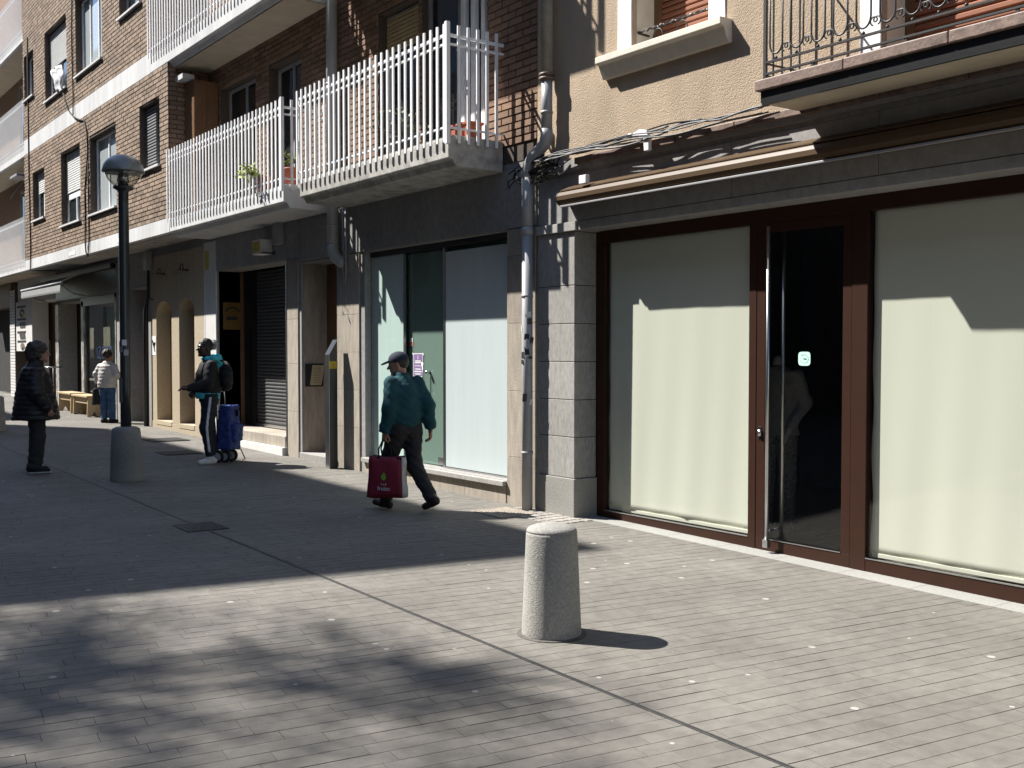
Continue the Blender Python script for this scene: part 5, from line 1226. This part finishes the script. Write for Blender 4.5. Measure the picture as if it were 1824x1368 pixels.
    t = empty('backpack', p.W((0, -.25, 1.2)), 'small black backpack worn by the woman with the cyan hood', 'backpack')
    p2 = p.part('pack', 'blackcloth', [(lambda P: ell(P, (0, -.235, 1.2), (.15, .10, .215)) + wob(P, 20, .008), (-.2, -.38, .95), (.2, -.08, 1.45), .011)]); p2.parent = t; p2.matrix_parent_inverse = Matrix.Translation(-t.location)
    for s in (-1, 1): B().tube([p.W((s*.1, -.18, 1.42)), p.W((s*.11, -.01, 1.462)), p.W((s*.115, .085, 1.38)), p.W((s*.13, .125, 1.25)), p.W((s*.17, .06, 1.12)), p.W((s*.16, -.15, 1.05))], .013, 6).obj('strap', M['blackcloth'], t, True)
hood_woman()
def trolley():
    c = Vector((5.69, 14.51, gz(14.5))); t = empty('shopping_trolley', c, 'blue cloth shopping trolley on wheels behind the woman with the cyan hood', 'shopping trolley')
    f = Vector((.62, -.78, 0)).normalized(); s = Vector((-f.y, f.x, 0))      # f: front face towards the camera side
    def P(a, b, z): return c + s*a + f*b + Vector((0, 0, z))
    def soft(name, c_, b_, r_, amp, seed, taper=0):
        def fn(Q):
            q = np.abs(Q - np.array(c_)) - np.array(b_)[None, None, None] * np.stack([1 - taper*(Q[..., 2]-c_[2]), 1 - taper*(Q[..., 2]-c_[2]), np.ones_like(Q[..., 2])], -1)
            d = np.linalg.norm(np.maximum(q, 0), axis=-1) + np.minimum(q.max(-1), 0) - r_
            return d + wob(Q, 30, amp, seed) + wob(Q, 13, amp*1.5, seed+2)
        lo = np.array(c_) - np.array(b_) - r_ - .06; hi = np.array(c_) + np.array(b_) + r_ + .06
        V, F = surf(fn, lo, hi, .01); W_ = [c + s*float(v[0]) + f*float(v[1]) + Vector((0, 0, float(v[2]))) for v in V]
        me = bpy.data.meshes.new(name); me.from_pydata([tuple(v) for v in W_], [], F.tolist()); me.materials.append(M['trolley']); me.polygons.foreach_set('use_smooth', [True]*len(me.polygons)); return link(bpy.data.objects.new(name, me), t)
    soft('bag', (0, -.02, .46), (.115, .07, .25), .035, .006, 1, .35)
    soft('flap', (0, -.015, .765), (.105, .07, .012), .022, .005, 4)
    soft('pocket', (.0, .10, .40), (.085, .02, .085), .028, .006, 7); soft('pocket_flap', (.0, .108, .505), (.09, .024, .012), .022, .004, 9)
    B().obox(P(.03, .085, .69), s, f, (0, 0, 1), .008, .03, .045).obj('pull', M['blackcloth'], t)
    for a in (-.13, .13): B().tube([P(a, -.12, .17), P(a, -.13, .6), P(a*.9, -.15, 1.0)], .011, 8).obj('frame_tube', M['lamp'], t, True)
    B().tube([P(-.12, -.15, 1.0), P(.12, -.15, 1.0)], .013, 8).obj('handle', M['lamp'], t, True)
    for a in (-.15, .15): B().tube([P(a, -.12, .17), P(a, .08, .17), P(a*1.1, .14, .03), P(a*1.1, .1, .012)], .009, 6).obj('stand', M['lamp'], t, True)
    B().tube([P(-.17, -.1, .085), P(.17, -.1, .085)], .009, 8).obj('axle', M['steel'], t, True)
    for a in (-.165, .165, -.1, .1):
        for nm, r, hw, m in (('tyre', .085, .016, 'rubber'), ('rim', .055, .018, 'greywheel')):
            V = []; n = 20
            for sg in (-1, 1):
                for k in range(n): an = 2*math.pi*k/n; V.append(P(a + sg*hw, -.1 + (.07 if abs(a) < .12 else 0) + r*math.cos(an), .085 + r*math.sin(an)))
            B().add(V, [tuple(range(n)), tuple(reversed(range(n, 2*n)))] + [(k, (k+1) % n, n+(k+1) % n, n+k) for k in range(n)]).obj(nm, M[m], t)
trolley()

# ---- woman in the pale jacket, seen from behind
def pale_woman():
    p = Person((6.22, 22.45, gz(22.5)), 40, 'woman in pale quilted jacket and jeans seen from behind by the benches')
    hc = (.0, .05, 1.37); yaw = -25; k = .95
    legs = {-1: [(-.08, 0, .76), (-.09, .02, .42), (-.085, 0, .09)], 1: [(.08, 0, .76), (.09, .0, .42), (.09, .03, .09)]}
    def inner(P):
        d = loft(P, [(.75, 0, 0, .12, .09), (1.1, 0, 0, .12, .09), (1.22, 0, 0, .08, .06)])
        for L in legs.values(): d = smin(d, chain(P, L, [.06, .045, .036]), .04)
        return smin(d, cap(P, (0, 0, 1.18), (0, .02, 1.3), .05, .05), .05)
    hf, l0, l1 = hand_sdf((-.24, .05, .80), (0, .1, -1), (1, 0, 0), 1.2, -1); hf2, m0, m1 = hand_sdf((.24, .16, .9), (0, .8, -.4), (-1, 0, 0), .8, 1)
    p.part('body', 'skin', [(inner, (-.25, -.2, .04), (.25, .2, 1.34), .018), (head_sdf(hc, yaw, 0, k), (-.15, -.12, 1.22), (.15, .24, 1.52), .007), (hf, l0, l1, .007), (hf2, m0, m1, .007)])
    def hair(P): q = rot(P, hc, yaw); return np.maximum(ell(q, (0, -.03, .03), (.09, .105, .105)), -ell(q, (0, .115, -.03), (.1, .09, .11))) + wob(P, 60, .004)
    p.part('hair', 'hair', [(hair, (-.15, -.16, 1.22), (.15, .2, 1.54), .008)])
    def jacket(P):
        d = loft(P, [(.72, 0, 0, .185, .145), (.8, 0, 0, .195, .155), (1.0, 0, 0, .185, .145), (1.15, 0, 0, .16, .115), (1.21, 0, 0, .1, .08), (1.25, 0, .01, .075, .07)])
        for s, w_ in ((-1, (-.245, .03, .83)), (1, (.24, .12, .92))): d = smin(d, chain(P, [(s*.155, 0, 1.13), (s*.23, -.02, .98), w_], [.07, .062, .052], .04), .04)
        return d - .007*np.abs(np.sin(P[..., 2]*math.pi/.07))**.6 + wob(P, 20, .004)
    p.part('jacket', 'whitejacket', [(jacket, (-.36, -.25, .69), (.36, .28, 1.28), .0105)])
    def trs(P):
        d = loft(P, [(.68, 0, 0, .155, .13), (.78, 0, 0, .155, .13)])
        for L in legs.values(): d = smin(d, chain(P, L, [.1, .075, .062], .04), .03)
        return d + wob(P, 26, .005)
    p.part('jeans', 'denim', [(trs, (-.25, -.2, .07), (.25, .22, .82), .011)])
    for s, L in legs.items():
        f, lo, hi = shoe_sdf((L[2][0], L[2][1], .085), (.15*s, 1), 0, .25); p.part('shoe', 'blackcloth', [(f, lo, hi, .008)])
    c = p.W((-.26, .04, .55)); t = empty('tote_bag', c - Vector((0, 0, .2)), 'limp black tote bag hanging from the hand of the pale-jacketed woman', 'bag')
    B().obox(c - Vector((0, 0, .02)), p.f, p.r, (0, 0, 1), .15, .05, .17, .8).obj('sack', M['blackcloth'], t, bevel=.03)
    for q in (-1, 1): B().tube([c + p.f*.07*q + Vector((0, 0, .14)), c + p.f*.02*q + Vector((0, 0, .24)), c + Vector((0, 0, .26))], .008, 5).obj('handle', M['blackcloth'], t)
pale_woman()

# ---- headless shop dummy dimly seen behind the glass door
def dummy():
    p = Person((7.62, 6.38, -.06), 200, 'grey-jacketed shop dummy standing dimly behind the dark glass door', 'mannequin', 'mannequin')
    def jk(P):
        d = loft(P, [(.95, 0, 0, .2, .13), (1.15, 0, 0, .17, .115), (1.4, 0, 0, .19, .12), (1.52, 0, 0, .15, .09), (1.57, 0, 0, .06, .06)])
        for s in (-1, 1): d = smin(d, chain(P, [(s*.18, 0, 1.48), (s*.25, -.03, 1.24), (s*.17, .12, 1.03)], [.065, .055, .042], .04), .03)
        return d + wob(P, 18, .004)
    p.part('jacket', 'greyjacket', [(jk, (-.35, -.2, .92), (.35, .25, 1.6), .012)])
    def tr_(P): return smin(chain(P, [(-.09, 0, 1.0), (-.1, 0, .55), (-.1, 0, .12)], [.1, .075, .06]), chain(P, [(.09, 0, 1.0), (.1, 0, .55), (.1, 0, .12)], [.1, .075, .06]), .03)
    p.part('trousers', 'pattern', [(tr_, (-.25, -.15, .03), (.25, .15, 1.12), .012)])
    f, l0, l1 = hand_sdf((.16, .14, 1.0), (-.3, .3, -1), (-1, 0, 0), .3, 1); f2, m0, m1 = hand_sdf((-.16, .14, 1.0), (.3, .3, -1), (1, 0, 0), .3, -1)
    p.part('hands', 'gusset', [(f, l0, l1, .006), (f2, m0, m1, .006), (lambda P: cap(P, (0, 0, 1.55), (0, 0, 1.62), .045, .04), (-.1, -.1, 1.5), (.1, .1, 1.68), .01)])
    B().lathe(p.W((0, 0, 0)), [(.16, 0), (.16, .012), (.02, .02), (.02, .15)], 20).obj('stand', M['steel'], p.t, True)
dummy()
